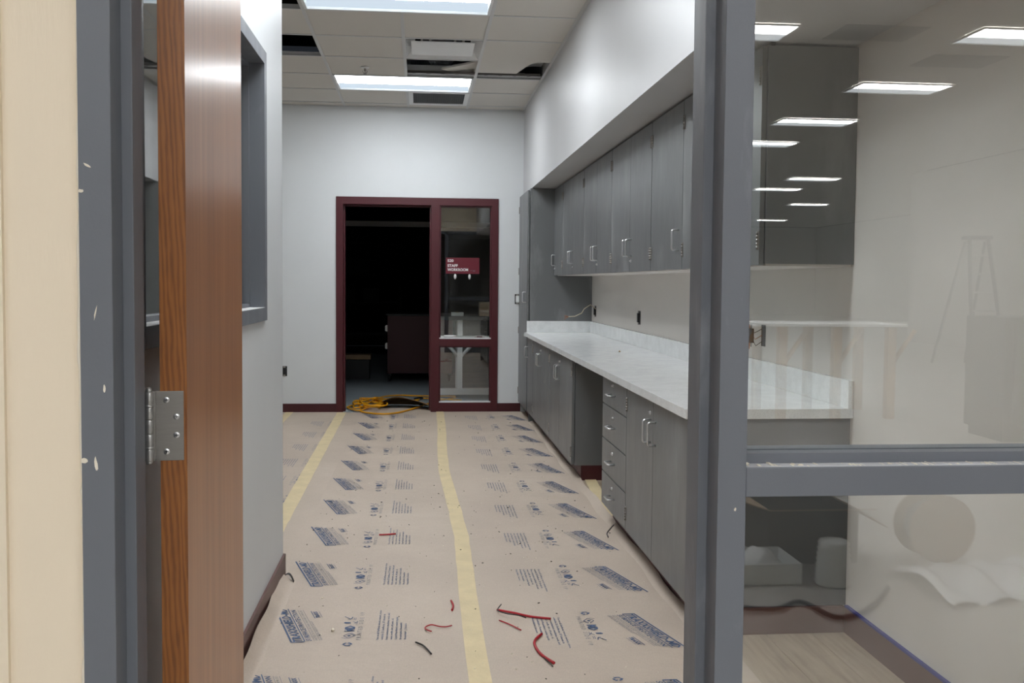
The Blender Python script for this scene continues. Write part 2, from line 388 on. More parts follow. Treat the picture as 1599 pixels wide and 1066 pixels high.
# supply diffuser
d = thing('air_diffuser', 'white square supply diffuser with a drop plate', 'air vent', (.16, 7.33, ZC))
f = MB(); x0, x1, y0, y1 = -.118, .438, 7.025, 7.64
for a, b, c_, d_ in ((x0, x0+.05, y0, y1), (x1-.05, x1, y0, y1)):
    f.bm.faces.ensure_lookup_table()
# sloped cone sides
def quad(mb, *ps):
    vs = [mb.bm.verts.new(p) for p in ps]; mb.bm.faces.new(vs)
ix0, ix1, iy0, iy1, zz = -.05, .37, 7.10, 7.57, ZC+.10
quad(f, (x0, y0, ZC), (x0, y1, ZC), (ix0, iy1, zz), (ix0, iy0, zz)); quad(f, (x1, y0, ZC), (x1, y1, ZC), (ix1, iy1, zz), (ix1, iy0, zz))
quad(f, (x0, y0, ZC), (x1, y0, ZC), (ix1, iy0, zz), (ix0, iy0, zz)); quad(f, (x0, y1, ZC), (x1, y1, ZC), (ix1, iy1, zz), (ix0, iy1, zz))
part('cone', f, M['white'], d)
part('neck', MB().lathe((.16, 7.33, 0), [(.17, zz-.02), (.17, zz+.25)], 24), M['cab_in'], d)
part('drop_plate', box(-.075, .38, 7.06, 7.46, ZC-.015, ZC-.006, bev=.003), M['white'], d)
for x in (.0, .06, .24, .30): part('hanger', box(x-.008, x+.008, 7.10, 7.13, ZC-.006, ZC+.1), M['hinge_light'], d)
# return grille
g = thing('return_grille', 'white framed grey return air grille by the far wall', 'air vent', (.16, 9.27, ZC))
x0, x1, y0, y1 = -.118, .438, 8.96, 9.575; e = .04
part('grille_frame', MB().box(x0, x0+e, y0, y1, ZC-.006, ZC+.004).box(x1-e, x1, y0, y1, ZC-.006, ZC+.004).box(x0+e, x1-e, y0, y0+.03, ZC-.006, ZC+.004).box(x0+e, x1-e, y1-.06, y1, ZC-.006, ZC+.004), M['white'], g)
eg = MB()
for k in range(24): eg.box(x0+e+k*(x1-x0-2*e)/24, x0+e+k*(x1-x0-2*e)/24+.003, y0+.03, y1-.06, ZC-.002, ZC+.008)
for k in range(26): eg.box(x0+e, x1-e, y0+.03+k*.0202, y0+.033+k*.0202, ZC-.001, ZC+.008)
part('egg_crate', eg, M['grille'], g); part('backing', box(x0+e, x1-e, y0+.03, y1-.06, ZC+.009, ZC+.012), M['grille'], g)
# sprinkler
s = thing('fire_sprinkler', 'small white pendent sprinkler head under a ceiling tile', 'sprinkler', (-.455, 8.0, ZC))
part('escutcheon', MB().lathe((-.455, 8.0, 0), [(.035, ZC), (.034, ZC-.006), (.015, ZC-.012)], 20), M['white'], s)
part('sprinkler_body', MB().lathe((-.455, 8.0, 0), [(.009, ZC-.01), (.009, ZC-.03), (.004, ZC-.034), (.003, ZC-.05)], 12).tube([(-.472, 8, ZC-.028), (-.47, 8, ZC-.042), (-.455, 8, ZC-.054)], .0025, 6).tube([(-.438, 8, ZC-.028), (-.44, 8, ZC-.042), (-.455, 8, ZC-.054)], .0025, 6), M['hinge'], s)
part('deflector', MB().lathe((-.455, 8.0, 0), [(.014, ZC-.054), (.014, ZC-.057)], 14), M['hinge'], s)

# ------------------------------------------------------------------ near partition
DX0, DX1 = -.443, .458       # opening
FX = .046
SG1 = 1.46                   # sidelight glass right edge
wp = structure('wall_near', MB().box(-7, DX0-FX, YN0+.012, YN1-.012, 0, 4.3).box(DX0-FX, 1.51, YN0+.012, YN1-.012, 2.25, 4.3).box(1.51, 12, YN0+.012, YN1-.012, 0, 4.3), M['cream'], 'cream painted wall left of the grey door frame')
structure('trim_1', box(-.80, -.5965, YN0+.004, YN0+.012, 0, 4.2), M['cream'], 'slightly raised cream wall edge at the left border')
df = thing('door_frame', 'grey painted steel frame of the near doorway with side window', 'frame', (DX0, YN0, 0), kind='structure'); del df['category']
def jamb(x0, x1, stop_side, name):
    b = MB().box(x0, x1, YN0, YN1, 0, 2.25, bev=.0015)
    part(name, b, M['frame'], df)
jamb(DX0-FX, DX0, 1, 'jamb'); jamb(DX1, DX1+.045, -1, 'jamb')
part('door_stop', box(DX0-.001, DX0+.016, 1.50, 1.553, 0, 2.2, bev=.0015), M['frame'], df)
part('door_stop', box(DX1-.016, DX1+.001, 1.503, 1.57, 0, 2.2, bev=.0015), M['frame'], df)
part('head', box(DX0-FX, 1.51, YN0, YN1, 2.2, 2.25), M['frame'], df)
part('jamb', box(1.465, 1.51, YN0, YN1, 0, 2.2), M['frame'], df)
gx0, gx1 = DX1+.045, 1.465
part('window_rail', box(gx0, gx1, YN0, YN1, .972, 1.018, bev=.0015), M['frame'], df)
part('bottom_rail', box(gx0, gx1, YN0, YN1, 0, .10), M['frame'], df)
GY = 1.52
for z0, z1 in ((.10, .972), (1.018, 2.2)):
    part('glazing_stop', MB().box(gx0, gx0+.012, GY-.035, GY-.006, z0, z1).box(gx1-.012, gx1, GY-.035, GY-.006, z0, z1).box(gx0+.012, gx1-.012, GY-.035, GY-.006, z0, z0+.016).box(gx0+.012, gx1-.012, GY-.035, GY-.006, z1-.006, z1), M['frame'], df)
    part('glazing_stop', MB().box(gx0, gx0+.012, GY+.006, GY+.04, z0, z1).box(gx1-.012, gx1, GY+.006, GY+.04, z0, z1).box(gx0+.012, gx1-.012, GY+.006, GY+.04, z0, z0+.016).box(gx0+.012, gx1-.012, GY+.006, GY+.04, z1-.006, z1), M['frame'], df)
    part('glass_pane', box(gx0+.002, gx1-.002, GY-.003, GY+.003, z0+.002, z1-.002), M['glass'], df)
# dusty ledge strip of plaster residue on the rail
mb = MB(); rnd = random.Random(3)
for k in range(150):
    x = gx0+.004+rnd.random()*.94; s_ = rnd.uniform(.0004, .0014)*(2 if x < .60 else 1)
    mb.box(x, x+s_*2, YN0+.004+rnd.random()*.026, YN0+.006+rnd.random()*.028+s_, 1.018, 1.018+s_*.7)
tag(part('plaster_crumbs', mb, M['caulk']), 'plaster crumbs lying on the grey window rail ledge', 'debris', None, 'stuff')
tag(part('ledge_dust', box(gx0+.002, gx1-.01, YN0+.003, GY-.037, 1.018, 1.0183), plain('dust', (196, 196, 200), .8, var=.2, scale=18, stretch=(.4, 1, 1))), 'pale plaster dust film along the grey window rail ledge', 'dust', None, 'stuff')
# caulk bead along the left edge of frame
pts = []; rnd = random.Random(5)
for k in range(140):
    z = k*.016; pts.append((DX0-FX-.001+rnd.uniform(-.0012, .0012)+.0018*math.sin(z*9), YN0+.007, z))
single('caulk_bead', MB().tube(pts, [.0028+rnd.uniform(-.0008, .0016) for _ in pts], 7), M['caulk'], 'ragged cream caulk bead between cream wall and grey frame', 'caulk', base=(DX0-FX, YN0, 0))
# paint chips / plaster spatter
def splat(x, z, sx, sz, a=0):
    b = MB(); n_ = 9
    vs = []
    for k in range(n_):
        t_ = 2*PI*k/n_; r_ = rnd.uniform(.7, 1.15); u, v = sx*r_*math.cos(t_), sz*r_*math.sin(t_)
        vs.append((x+u*math.cos(a)-v*math.sin(a), z+u*math.sin(a)+v*math.cos(a)))
    f0 = [b.bm.verts.new((p, YN0, q)) for p, q in vs]; f1 = [b.bm.verts.new((x+(p-x)*.8, YN0-.0009, z+(q-z)*.8)) for p, q in vs]
    b.bm.faces.new(f1)
    for k in range(n_): b.bm.faces.new((f0[k], f0[(k+1) % n_], f1[(k+1) % n_], f1[k]))
    return b
def onY(px, py, Y):   # point of plane y=Y seen at pixel (px,py): used once to read off positions
    d_ = r2*((px-800)/F)+u2*((CY-py)/F)+fw; t_ = Y/d_.y; return d_.x*t_, CAM_H+d_.z*t_
for (px, py, a_, b_, c_, lab) in ((136, 258, .006, .002, -.5, 'small white plaster smear on left grey jamb, upper'), (126, 298, .004, .003, 0, 'plaster dab at left edge of grey jamb'), (131, 719, .006, .004, .2, 'white plaster lump beside grey jamb edge, low'), (150, 724, .0025, .011, .1, 'faint vertical plaster streak low on left jamb'), (149, 488, .0012, .011, -.2, 'thin white scratch mid-height on left jamb'), (163, 607, .0022, .006, 0, 'pale smudge above hinge height on left jamb'), (1148, 795, .002, .003, 0, 'white speck on right grey post near window rail')):
    X_, Z_ = onY(px, py, YN0)
    single('plaster_spot', splat(X_, Z_, a_, b_, c_), M['caulk'], lab, 'plaster', 'plaster spots on the grey frame', (X_, YN0, Z_))

# ------------------------------------------------------------------ wooden door, open about 95 degrees
hx, hy = -.432, 1.592
dr = thing('wooden_door', 'open orange-brown wooden door with a steel hinge', 'door', (-.4165, 1.60, 0), rotz=math.radians(4.7))
# local frame: x across the thickness, y along the door width
DT, DW = .0425, .905
def lpart(name, mb, mat, parent, label=None):
    o = link(name, mb.mesh(name, mat), parent)
    if label: o['label'] = label
    return o
lpart('door_leaf', box(.0012, DT-.0012, .0012, DW-.001, .012, 2.185), M['door_face'], dr)
lpart('edge_band', box(.0, DT-.001, -.0006, .0012, .012, 2.185, bev=.0005), M['door_edge'], dr, 'oak edge strip with slanting grain')
lpart('edge_band', box(.0012, DT-.0012, DW-.001, DW+.0008, .012, 2.185), M['door_edge'], dr)
for hz in (1.01, 1.85, .2):
    hg = link('hinge', MB().box(-.012, .0365, -.0030, -.0006, hz, hz+.112, bev=.0004).box(-.035, -.006, -.006, -.0035, hz, hz+.112).mesh('hinge', M['hinge']), dr)
    kn = MB(); cx_, cy_ = -.0155, -.008
    segs = [(0, .022), (.0225, .044), (.0445, .067), (.0675, .0895), (.090, .112)]
    for i, (a, b) in enumerate(segs): kn.lathe((cx_, cy_, hz), [(.0058, a), (.0064, a+.001), (.0064, b-.001), (.0058, b)], 16)
    for zz_ in (.0215, .0885): kn.lathe((cx_, cy_, hz), [(.0071, zz_-.0015), (.0071, zz_+.0025)], 16)
    kn.lathe((cx_, cy_, hz), [(.001, .119), (.004, .118), (.0056, .1145), (.0056, .112)], 16).lathe((cx_, cy_, hz), [(.0056, 0), (.0056, -.0025), (.003, -.005), (.001, -.0055)], 16)
    o = link('knuckle', kn.mesh('knuckle', M['hinge_light']), hg)
    for sx_, sz_ in ((.010, .098), (.0255, .071), (.0255, .041), (.010, .0145)):
        sm = MB().lathe((sx_, 0, hz+sz_), [(.0001, -.0040), (.0042, -.0038), (.0050, -.0030), (.0050, -.0025)], 16, 'Y')
        link('screw', sm.mesh('screw', M['metal']), hg)
        cr_ = MB().box(sx_-.0028, sx_+.0028, -.0043, -.0039, hz+sz_-.0006, hz+sz_+.0006).box(sx_-.0006, sx_+.0006, -.0043, -.0039, hz+sz_-.0028, hz+sz_+.0028)
        link('screw_slot', cr_.mesh('screw_slot', M['black']), hg, (0, 0, 0))
for k in range(9):
    z_ = [1.283, 1.262, 1.248, 1.232, 1.13, 1.116, 1.09, 1.07, 1.29][k]
    pass

# ------------------------------------------------------------------ left wall window
wn = thing('window_1', 'grey framed interior window in the left white wall', 'window', (XL, (wy0+wy1)/2, wz0), kind='structure'); del wn['category']
fwid = .05
part('window_frame', MB().box(XL-.155, XL+.012, wy0-.0, wy0+fwid, wz0, wz1, bev=.001).box(XL-.155, XL+.012, wy1-fwid, wy1, wz0, wz1, bev=.001).box(XL-.155, XL+.012, wy0+fwid, wy1-fwid, wz1-fwid, wz1, bev=.001).box(XL-.155, XL+.012, wy0+fwid, wy1-fwid, wz0, wz0+fwid, bev=.001), M['frame'], wn)
a0, a1, b0, b1 = wy0+fwid, wy1-fwid, wz0+fwid, wz1-fwid
part('glazing_bead', MB().box(XL-.085, XL-.045, a0, a0+.014, b0, b1).box(XL-.085, XL-.045, a1-.014, a1, b0, b1).box(XL-.085, XL-.045, a0+.014, a1-.014, b1-.014, b1).box(XL-.085, XL-.045, a0+.014, a1-.014, b0, b0+.014), M['frame'], wn)
part('glass_pane', box(XL-.068, XL-.062, a0, a1, b0, b1), M['glass'], wn)
part('sill_dust', box(XL-.044, XL+.011, a0, a1, b0, b0+.0005), plain('sill_dust', (205, 205, 205), .85, var=.2, scale=14), wn)
# office behind it
structure('wall_office', MB().box(-3.2, -3.1, YN1, YC-.12, 0, ZC).box(-3.2, -.75, YN1-.1, YN1, 0, ZC), M['nearwall'], 'pale wall of the office behind the left window')

# ------------------------------------------------------------------ cabinets
XB, XU = .995, 1.237          # front planes of base and wall cabinet doors
CT = .809
def wire_pull(vertical=True, L=.098, P=.034, r=.0045):
    """U wire handle projecting to -X, centred on origin"""
    h = L/2; c = .010; pts = [(0, 0, -h), (-P+c, 0, -h)]
    for k in range(1, 5): a = PI/2*k/5; pts.append((-P+c-c*math.sin(a), 0, -h+c-c*math.cos(a)))
    pts += [(-P, 0, -h+c), (-P, 0, h-c)]
    for k in range(1, 5): a = PI/2*k/5; pts.append((-P+c-c*math.cos(a), 0, h-c+c*math.sin(a)))
    pts += [(-P+c, 0, h), (0, 0, h)]
    if not vertical: pts = [(x, z, y) for x, y, z in pts]
    return MB().tube(pts, r, 8).mesh('handle', M['metal'])
HV, HH = wire_pull(True), wire_pull(False)
LOCK = MB().lathe((0, 0, 0), [(.0085, 0), (.0085, -.004), (.006, -.0055), (.001, -.0055)], 14, 'X').box(-.012, -.0055, -.001, .001, -.006, .006).mesh('lock', M['metal'])
hb = MB()
for k in range(5): hb.lathe((-.004, 0, -.033+k*.0134), [(.0042, 0), (.0042, .0125)], 10)
hb.box(-.0025, .0, -.013, .013, -.033, .034)
HINGE = hb.mesh('hinge', M['hinge'])
def rel(o, p): return tuple(Vector(p)-wloc(o))
def put(name, me, parent, p): return link(name, me, parent, rel(parent, p))
def door_leaf(root, x, y0, y1, z0, z1, handle_y, hz, lock_z, hinge_y, hinges, name='door', lock=True):
    g0, g1 = (.0045, .0015) if hinge_y < (y0+y1)/2 else (.0015, .0045)
    d = part(name, box(x, x+.019, y0+g0, y1-g1, z0, z1, bev=.0015), M['cab'], root)
    if handle_y is not None: put('handle', HV, d, (x, handle_y, hz))
    if lock and lock_z: put('lock', LOCK, d, (x, handle_y-(.0 if handle_y is None else 0), lock_z))
    for z in hinges: put('hinge', HINGE, d, (x, min(max(hinge_y, y0+.0145), y1-.0145), z))
    return d
def base_unit(y0, y1, label, splits, handles, lab_extra=None):
    r = thing('base_cabinet', label, 'cabinet', (1.3, (y0+y1)/2, 0), 'grey base cabinets under the white worktop')
    t_ = .018; x0 = XB+.022
    b = MB().box(x0, XR-.002, y0+.0005, y0+t_, .10, CT).box(x0, XR-.002, y1-t_, y1-.0005, .10, CT).box(x0, XR-.002, y0+t_, y1-t_, .10, .118).box(XR-.02, XR-.002, y0+t_, y1-t_, .118, CT).box(x0, x0+.02, y0+t_, y1-t_, CT-.03, CT)
    part('carcass', b, M['cab'], r)
    part('toe_kick', box(XB+.065, XR-.01, y0+.001, y1-.001, 0, .10), M['base'], r)
    return r
# unit 1: two doors nearest the camera
y0, ymid, y1 = 3.474, 4.065, 4.605
u = base_unit(y0, y1, 'two-door grey base cabinet nearest the window post', None, None)
door_leaf(u, XB, ymid, y1, .105, .80, ymid+.045, .665, .745, y1, (.19, .72))
door_leaf(u, XB, y0, ymid, .105, .80, ymid-.045, .665, None, y0+.002, (.19, .72))
part('end_panel', box(XB+.002, XR-.001, 3.4725, 3.4735, .10, CT), M['cab_edge'], u)
# unit 2: drawers
y0, y1 = 4.605, 5.225
u = base_unit(y0, y1, 'four-drawer grey base cabinet beside the knee space', None, None)
for z0, z1 in ((.657, .80), (.470, .651), (.287, .464), (.105, .281)):
    d = part('drawer', box(XB, XB+.019, y0+.002, y1-.002, z0, z1, bev=.0015), M['cab'], u)
    zc = z0+(z1-z0)*.48
    put('handle', HH, d, (XB, 4.93, zc)); put('lock', LOCK, d, (XB, 4.93, zc+.048))
# units beyond the knee space
y0, ymid, y1 = 6.30, 6.90, 7.43
u = base_unit(y0, y1, 'two-door grey base cabinet just past the knee space', None, None)
door_leaf(u, XB, ymid, y1, .105, .80, ymid+.045, .665, None, y1, (.19, .72))
door_leaf(u, XB, y0, ymid, .105, .80, ymid-.045, .665, .745, y0+.004, (.19, .72))
y0, ymid, y1 = 7.43, 8.0, 8.55
u = base_unit(y0, y1, 'two-door grey base cabinet, second past the knee space', None, None)
door_leaf(u, XB, ymid, y1, .105, .80, ymid+.045, .665, None, y1, (.19, .72))
door_leaf(u, XB, y0, ymid, .105, .80, ymid-.045, .665, .745, y0, (.19, .72))
y0, y1 = 8.55, 8.995
u = base_unit(y0, y1, 'narrow single-door grey base cabinet against the tall cabinet', None, None)
door_leaf(u, XB, y0, y1, .105, .80, y1-.06, .665, None, y0, (.19, .72))
# support rail at the wall in knee space
structure('trim_2', box(XR-.02, XR, 5.225, 6.30, .60, CT), M['cab_in'], 'grey wall cleat inside the knee space')
structure('baseboard_knee', box(XR-.012, XR, 5.225, 6.30, 0, .10), M['base'], 'maroon baseboard at the back of the knee space')
# worktop
ct = thing('countertop', 'long speckled white quartz worktop over the grey base cabinets', 'countertop', (1.28, 6.2, CT))
part('worktop_slab', box(.965, XR-.001, 3.448, 8.998, CT, .846, bev=.002), M['quartz'], ct)
part('backsplash', box(XR-.021, XR-.001, 3.448, 8.978, .8462, .950, bev=.0015), M['quartz'], ct)
part('backsplash', box(.985, XR-.001, 8.978, 8.998, .8462, .950, bev=.0015), M['quartz'], ct)
# wall cabinets
def upper_unit(y0, y1, label, leaves):
    r = thing('wall_cabinet', label, 'cabinet', (1.42, (y0+y1)/2, 1.375), 'grey wall cabinets under the bulkhead')
    x0 = XU+.022; t_ = .018
    b = MB().box(x0, XR-.001, y0+.0005, y0+t_, 1.38, 2.175).box(x0, XR-.001, y1-t_, y1-.0005, 1.38, 2.175).box(x0, XR-.001, y0+t_, y1-t_, 1.38, 1.398).box(x0, XR-.001, y0+t_, y1-t_, 2.157, 2.175).box(XR-.012, XR-.001, y0+t_, y1-t_, 1.398, 2.157)
    part('carcass', b, M['cab'], r)
    part('light_rail', box(x0+.01, XR-.002, y0+.02, y1-.02, 1.372, 1.380), M['wall_right'], r, 'pale underside panel')
    for (a, b_, hy_, hg) in leaves:
        door_leaf(r, XU, a, b_, 1.375, 2.17, hy_, 1.515, 1.437 if hy_ < (a+b_)/2+9 and hg in ('n', 'N') else None, a+.002 if hg.lower() == 'n' else b_-.002, (1.465, 2.065))
    return r
upper_unit(3.474, 4.54, 'two-door grey wall cabinet nearest the window post', [(3.474, 4.0, 3.955, 'n'), (4.0, 4.54, 4.045, 'f')])
upper_unit(4.54, 5.17, 'single-door grey wall cabinet beside the window post', [(4.54, 5.17, 4.60, 'f')])
upper_unit(5.17, 6.27, 'two-door grey wall cabinet, middle of the row', [(5.17, 5.705, 5.66, 'n'), (5.705, 6.27, 5.75, 'f')])
upper_unit(6.27, 7.356, 'two-door grey wall cabinet, second from the single far door', [(6.27, 6.81, 6.765, 'n'), (6.81, 7.356, 6.855, 'f')])
upper_unit(7.356, 8.46, 'two-door grey wall cabinet above the far worktop end', [(7.356, 7.90, 7.855, 'n'), (7.90, 8.46, 7.945, 'f')])
upper_unit(8.46, 8.995, 'narrow single-door grey wall cabinet touching the tall cabinet', [(8.46, 8.995, 8.93, 'n')])
structure('trim_3', box(XU+.03, XU+.045, 3.474, 8.995, 2.172, 2.186), M['black'], 'black strip painted in as shade above the wall cabinets')  # black strip standing in for shade in the gap
# tall cabinet
tc = thing('tall_cabinet', 'floor to bulkhead grey cabinet in the far right corner', 'cabinet', (1.3, 9.38, 0))
part('carcass', MB().box(1.012, XR-.001, 9.0, 9.02, .0, 2.18).box(1.012, XR-.001, YF-.02, YF-.001, .10, 2.18).box(1.012, XR-.001, 9.02, YF-.02, .10, .12).box(1.012, XR-.001, 9.02, YF-.02, 2.16, 2.18).box(XR-.02, XR-.001, 9.02, YF-.02, .12, 2.16), M['cab'], tc)
part('toe_kick', box(1.06, XR-.02, 9.03, YF-.03, 0, .10), M['base'], tc)
d = part('door', box(.988, 1.007, 9.02, YF-.004, .105, 2.165, bev=.0015), M['cab'], tc)
put('handle', HV, d, (.988, 9.1, 1.17))
for z in (.22, .83, 1.42, 2.03): put('hinge', HINGE, d, (.988, YF-.020, z))

# outlets without covers
def outlet(p, label, group=None, normal='X', out=0, wires=True):
    o = thing('wall_outlet', label, 'outlet', p, group)
    x, y, z = p
    if normal == 'X':
        part('box_opening', box(x-.002, x, y-.026, y+.026, z-.05, z+.05), M['black'], o)
        part('receptacle', MB().box(x-.018-out, x-.002-out, y-.016, y+.016, z-.034, z+.034, bev=.003), M['black'], o)
        part('yoke', MB().box(x-.012-out, x-.010-out, y-.010, y+.010, z-.052, z+.052), M['hinge'], o)
        if out:
            for k, mt in enumerate(('wire_black', 'copper', 'wire_black')):
                part('wire', MB().tube([(x-.002, y+.02, z-.03+.03*k), (x-out*.5, y+.035+.01*k, z-.05+.03*k), (x-out, y+.01, z-.02+.02*k)], .0016, 6), M[mt], o)
    else:
        part('box_opening', box(x-.026, x+.026, y-.002, y, z-.05, z+.05), M['black'], o)
        part('receptacle', MB().box(x-.016, x+.016, y-.014, y-.002, z-.034, z+.034, bev=.003), M['black'] if not wires else M['white'], o)
        part('yoke', MB().box(x-.012, x+.012, y-.010, y-.008, z-.052, z+.052), M['hinge'], o)
    return o
outlet((XR, 7.0, 1.055), 'coverless black outlet on the wall mid-way over the worktop')
outlet((XR, 4.41, 1.065), 'outlet hanging out on wires, seen through the side window', out=.05)
o = outlet((XR, 8.80, 1.05), 'outlet with loose cable beside the tall cabinet')
part('cable', MB().tube([(1.598, 8.78, 1.07), (1.55, 8.80, 1.11), (1.50, 8.84, 1.07), (1.48, 8.86, 1.03), (1.42, 8.87, 1.0), (1.36, 8.88, .995)], .004, 8), plain('cable_jacket', (196, 184, 160), .5), o)
for k, dz in enumerate((-.02, .0, .018)): part('wire', MB().tube([(1.36, 8.88, .995), (1.335, 8.87, .995+dz*.6), (1.32, 8.87, .99+dz)], .002, 6), M['copper'], o)
o = thing('junction_box', 'open box with loose red wire on wall by the side window', 'electrical box', (XR, 4.62, 1.05))
part('box_opening', box(XR-.003, XR, 4.60, 4.66, .99, 1.11), M['copper'], o)
part('wire', MB().tube([(1.598, 4.62, 1.0), (1.56, 4.58, .97), (1.55, 4.56, .93), (1.54, 4.52, .92)], .002, 6), M['red'], o)
outlet((-1.343, YF, .41), 'coverless outlet low on the far wall by the left corner', normal='Y', wires=False)
o = outlet((.972, YF, 1.14), 'white switch in a dark bracket beside the tall cabinet', normal='Y')

# ------------------------------------------------------------------ far door frame with sidelight
fd = thing('door_frame', 'maroon steel door frame with sidelight on the far wall', 'frame', (-.03, YF, 0), kind='structure'); del fd['category']
YA, YB = YF-.018, YF+.155
part('jamb', box(-.836, -.768, YA, YB, 0, 2.075, bev=.003), M['maroon'], fd)
part('jamb', box(.102, .187, YA, YB, 0, 2.075, bev=.003), M['maroon'], fd)
part('jamb', box(.707, .775, YA, YB, 0, 2.075, bev=.003), M['maroon'], fd)
part('head', box(-.836, .775, YA, YB, 2.068, 2.142, bev=.003), M['maroon'], fd)
part('window_rail', box(.187, .707, YA, YB, .662, .735, bev=.003), M['maroon'], fd)
part('bottom_rail', box(.187, .707, YA, YB, 0, .092, bev=.003), M['maroon'], fd)
part('door_stop', MB().box(-.769, -.752, YF+.06, YF+.12, 0, 2.068).box(.087, .103, YF+.06, YF+.12, 0, 2.068).box(-.752, .087, YF+.06, YF+.12, 2.052, 2.07), M['maroon'], fd)
for z0, z1 in ((.092, .662), (.735, 2.068)):
    part('glazing_stop', MB().box(.187, .20, YF+.01, YF+.045, z0, z1).box(.694, .707, YF+.01, YF+.045, z0, z1).box(.20, .694, YF+.01, YF+.045, z1-.013, z1), M['maroon'], fd)
    part('glazing_stop', box(.187, .707, YF+.0, YF+.045, z0, z0+.013), M['white'], fd, 'bare pale sill bead')
    part('glass_pane', box(.19, .704, YF+.055, YF+.061, z0+.002, z1-.002), M['glass'], fd)

def text_mesh(s, name='lettering', res=2, bold=0.0):
    cu = bpy.data.curves.new(name, 'FONT'); cu.body = s; cu.resolution_u = res; cu.offset = bold; cu.size = 1
    ob = bpy.data.objects.new(name, cu); C.objects.link(ob)
    dg = bpy.context.evaluated_depsgraph_get(); me = bpy.data.meshes.new_from_object(ob.evaluated_get(dg))
    bpy.data.objects.remove(ob); bpy.data.curves.remove(cu)
    xs_ = [v.co.x for v in me.vertices]; ys_ = [v.co.y for v in me.vertices]
    return me, (min(xs_), max(xs_), min(ys_), max(ys_))
TC = {}
class Flat:
    """collects flat shapes in (s,t) coordinates, joined into one mesh"""
    def __init__(s): s.v = []; s.f = []
    def text(s, st, s0, s1, t0, t1, shear=0, bold=.012, res=1):
        key = (st, bold, res)
        if key not in TC:
            me, bb = text_mesh(st, res=res, bold=bold)
            TC[key] = ([tuple(v.co) for v in me.vertices], [tuple(p.vertices) for p in me.polygons], bb); bpy.data.meshes.remove(me)
        vs, fs, (a, b, c, d_) = TC[key]; n0 = len(s.v)
        for x, y, _ in vs:
            u = s0+(x-a)/(b-a)*(s1-s0); v = t0+(y-c)/(d_-c)*(t1-t0); s.v.append((u, v+shear*u, 0))
        s.f += [tuple(i+n0 for i in f) for f in fs]; return s
    def poly(s, pts, shear=0):
        n0 = len(s.v); s.v += [(u, v+shear*u, 0) for u, v in pts]; s.f.append(tuple(range(n0, n0+len(pts)))); return s
    def bar(s, s0, s1, t0, t1, shear=0): return s.poly([(s0, t0), (s1, t0), (s1, t1), (s0, t1)], shear)
    def line(s, a, b, w_):
        dx, dy = b[0]-a[0], b[1]-a[1]; L = math.hypot(dx, dy); nx, ny = -dy/L*w_/2, dx/L*w_/2
        return s.poly([(a[0]-nx, a[1]-ny), (b[0]-nx, b[1]-ny), (b[0]+nx, b[1]+ny), (a[0]+nx, a[1]+ny)])
    def mesh(s, name, mat):
        me = bpy.data.meshes.new(name); me.from_pydata(s.v, [], s.f); me.materials.append(mat); return me

# sign on the glass
sg = thing('room_sign', 'maroon room sign reading 520 STAFF WORKROOM on the sidelight glass', 'sign', (.4185, YF+.045, 1.387))
part('sign_plate', box(.25, .59, YF+.047, YF+.054, 1.390, 1.552, bev=.0015), M['sign'], sg)
f = Flat(); f.text('520', .014, .075, .117, .144, bold=.025, res=3).text('STAFF', .014, .118, .067, .095, bold=.025, res=3).text('WORKROOM', .014, .222, .026, .055, bold=.025, res=3)
me = f.mesh('lettering', M['sign_text']); link('lettering', me, sg, (.253-.4185, .0015, .004), (PI/2, 0, 0))
f = Flat(); f.bar(0, .018, 0, .003).bar(.026, .054, 0, .003).bar(.030, .05, -.006, -.003); link('braille_line', f.mesh('braille_line', M['print_grey']), sg, (.25+.245-.4185, .0015, .035), (PI/2, 0, 0))
for x, lab in ((.345, 'left white adhesive pad hanging below the maroon sign'), (.49, 'right white adhesive pad hanging below the maroon sign')):
    pd_ = MB().lathe((x, YF+.054, 1.362), [(.001, -.006), (.012, -.005), (.013, 0)], 14, 'Y')
    for v_ in pd_.bm.verts: v_.co.z = 1.362+(v_.co.z-1.362)*2.1
    single('adhesive_pad', pd_, M['white'], lab, 'adhesive pad', 'pads below the sign', (x, YF+.05, 1.33))
# small things standing on the rail beads
single('marker_roll', MB().tube([(.235, YF+.012, .760), (.36, YF+.012, .760)], .0125, 12), M['white'], 'white roll lying on the maroon sidelight rail, left', 'roll', base=(.3, YF+.012, .748))
kb = thing('latch_plate', 'small metal strike box on the maroon sidelight rail, right', 'hardware', (.6, YF+.012, .748))
part('plate_body', box(.54, .645, YF+.0, YF+.024, .748, .768, bev=.002), M['hinge_light'], kb); part('label_strip', box(.565, .62, YF-.001, YF, .752, .763), M['maroon'], kb)

# ------------------------------------------------------------------ dark room beyond
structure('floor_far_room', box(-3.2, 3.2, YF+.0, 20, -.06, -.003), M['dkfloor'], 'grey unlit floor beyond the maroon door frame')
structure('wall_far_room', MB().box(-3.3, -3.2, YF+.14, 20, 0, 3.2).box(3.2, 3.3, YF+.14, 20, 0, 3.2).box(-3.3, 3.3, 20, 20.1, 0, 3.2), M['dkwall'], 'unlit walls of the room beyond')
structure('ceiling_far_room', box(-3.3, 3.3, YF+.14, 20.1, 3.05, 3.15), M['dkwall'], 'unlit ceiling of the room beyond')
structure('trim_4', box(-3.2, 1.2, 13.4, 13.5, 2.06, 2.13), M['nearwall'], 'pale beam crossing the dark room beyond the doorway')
rc = thing('tool_cabinet', 'dark red cabinet on casters in the unlit room', 'cabinet', (-.05, 13.0, 0))
part('cabinet_body', box(-.43, .42, 12.72, 13.3, .11, .865, bev=.004), plain('dimmed_red_enamel', (64, 6, 12), .5), rc)  # red darkened to carry the gloom of the far room
part('cabinet_top', box(-.45, .44, 12.70, 13.32, .865, .885), M['black'], rc)
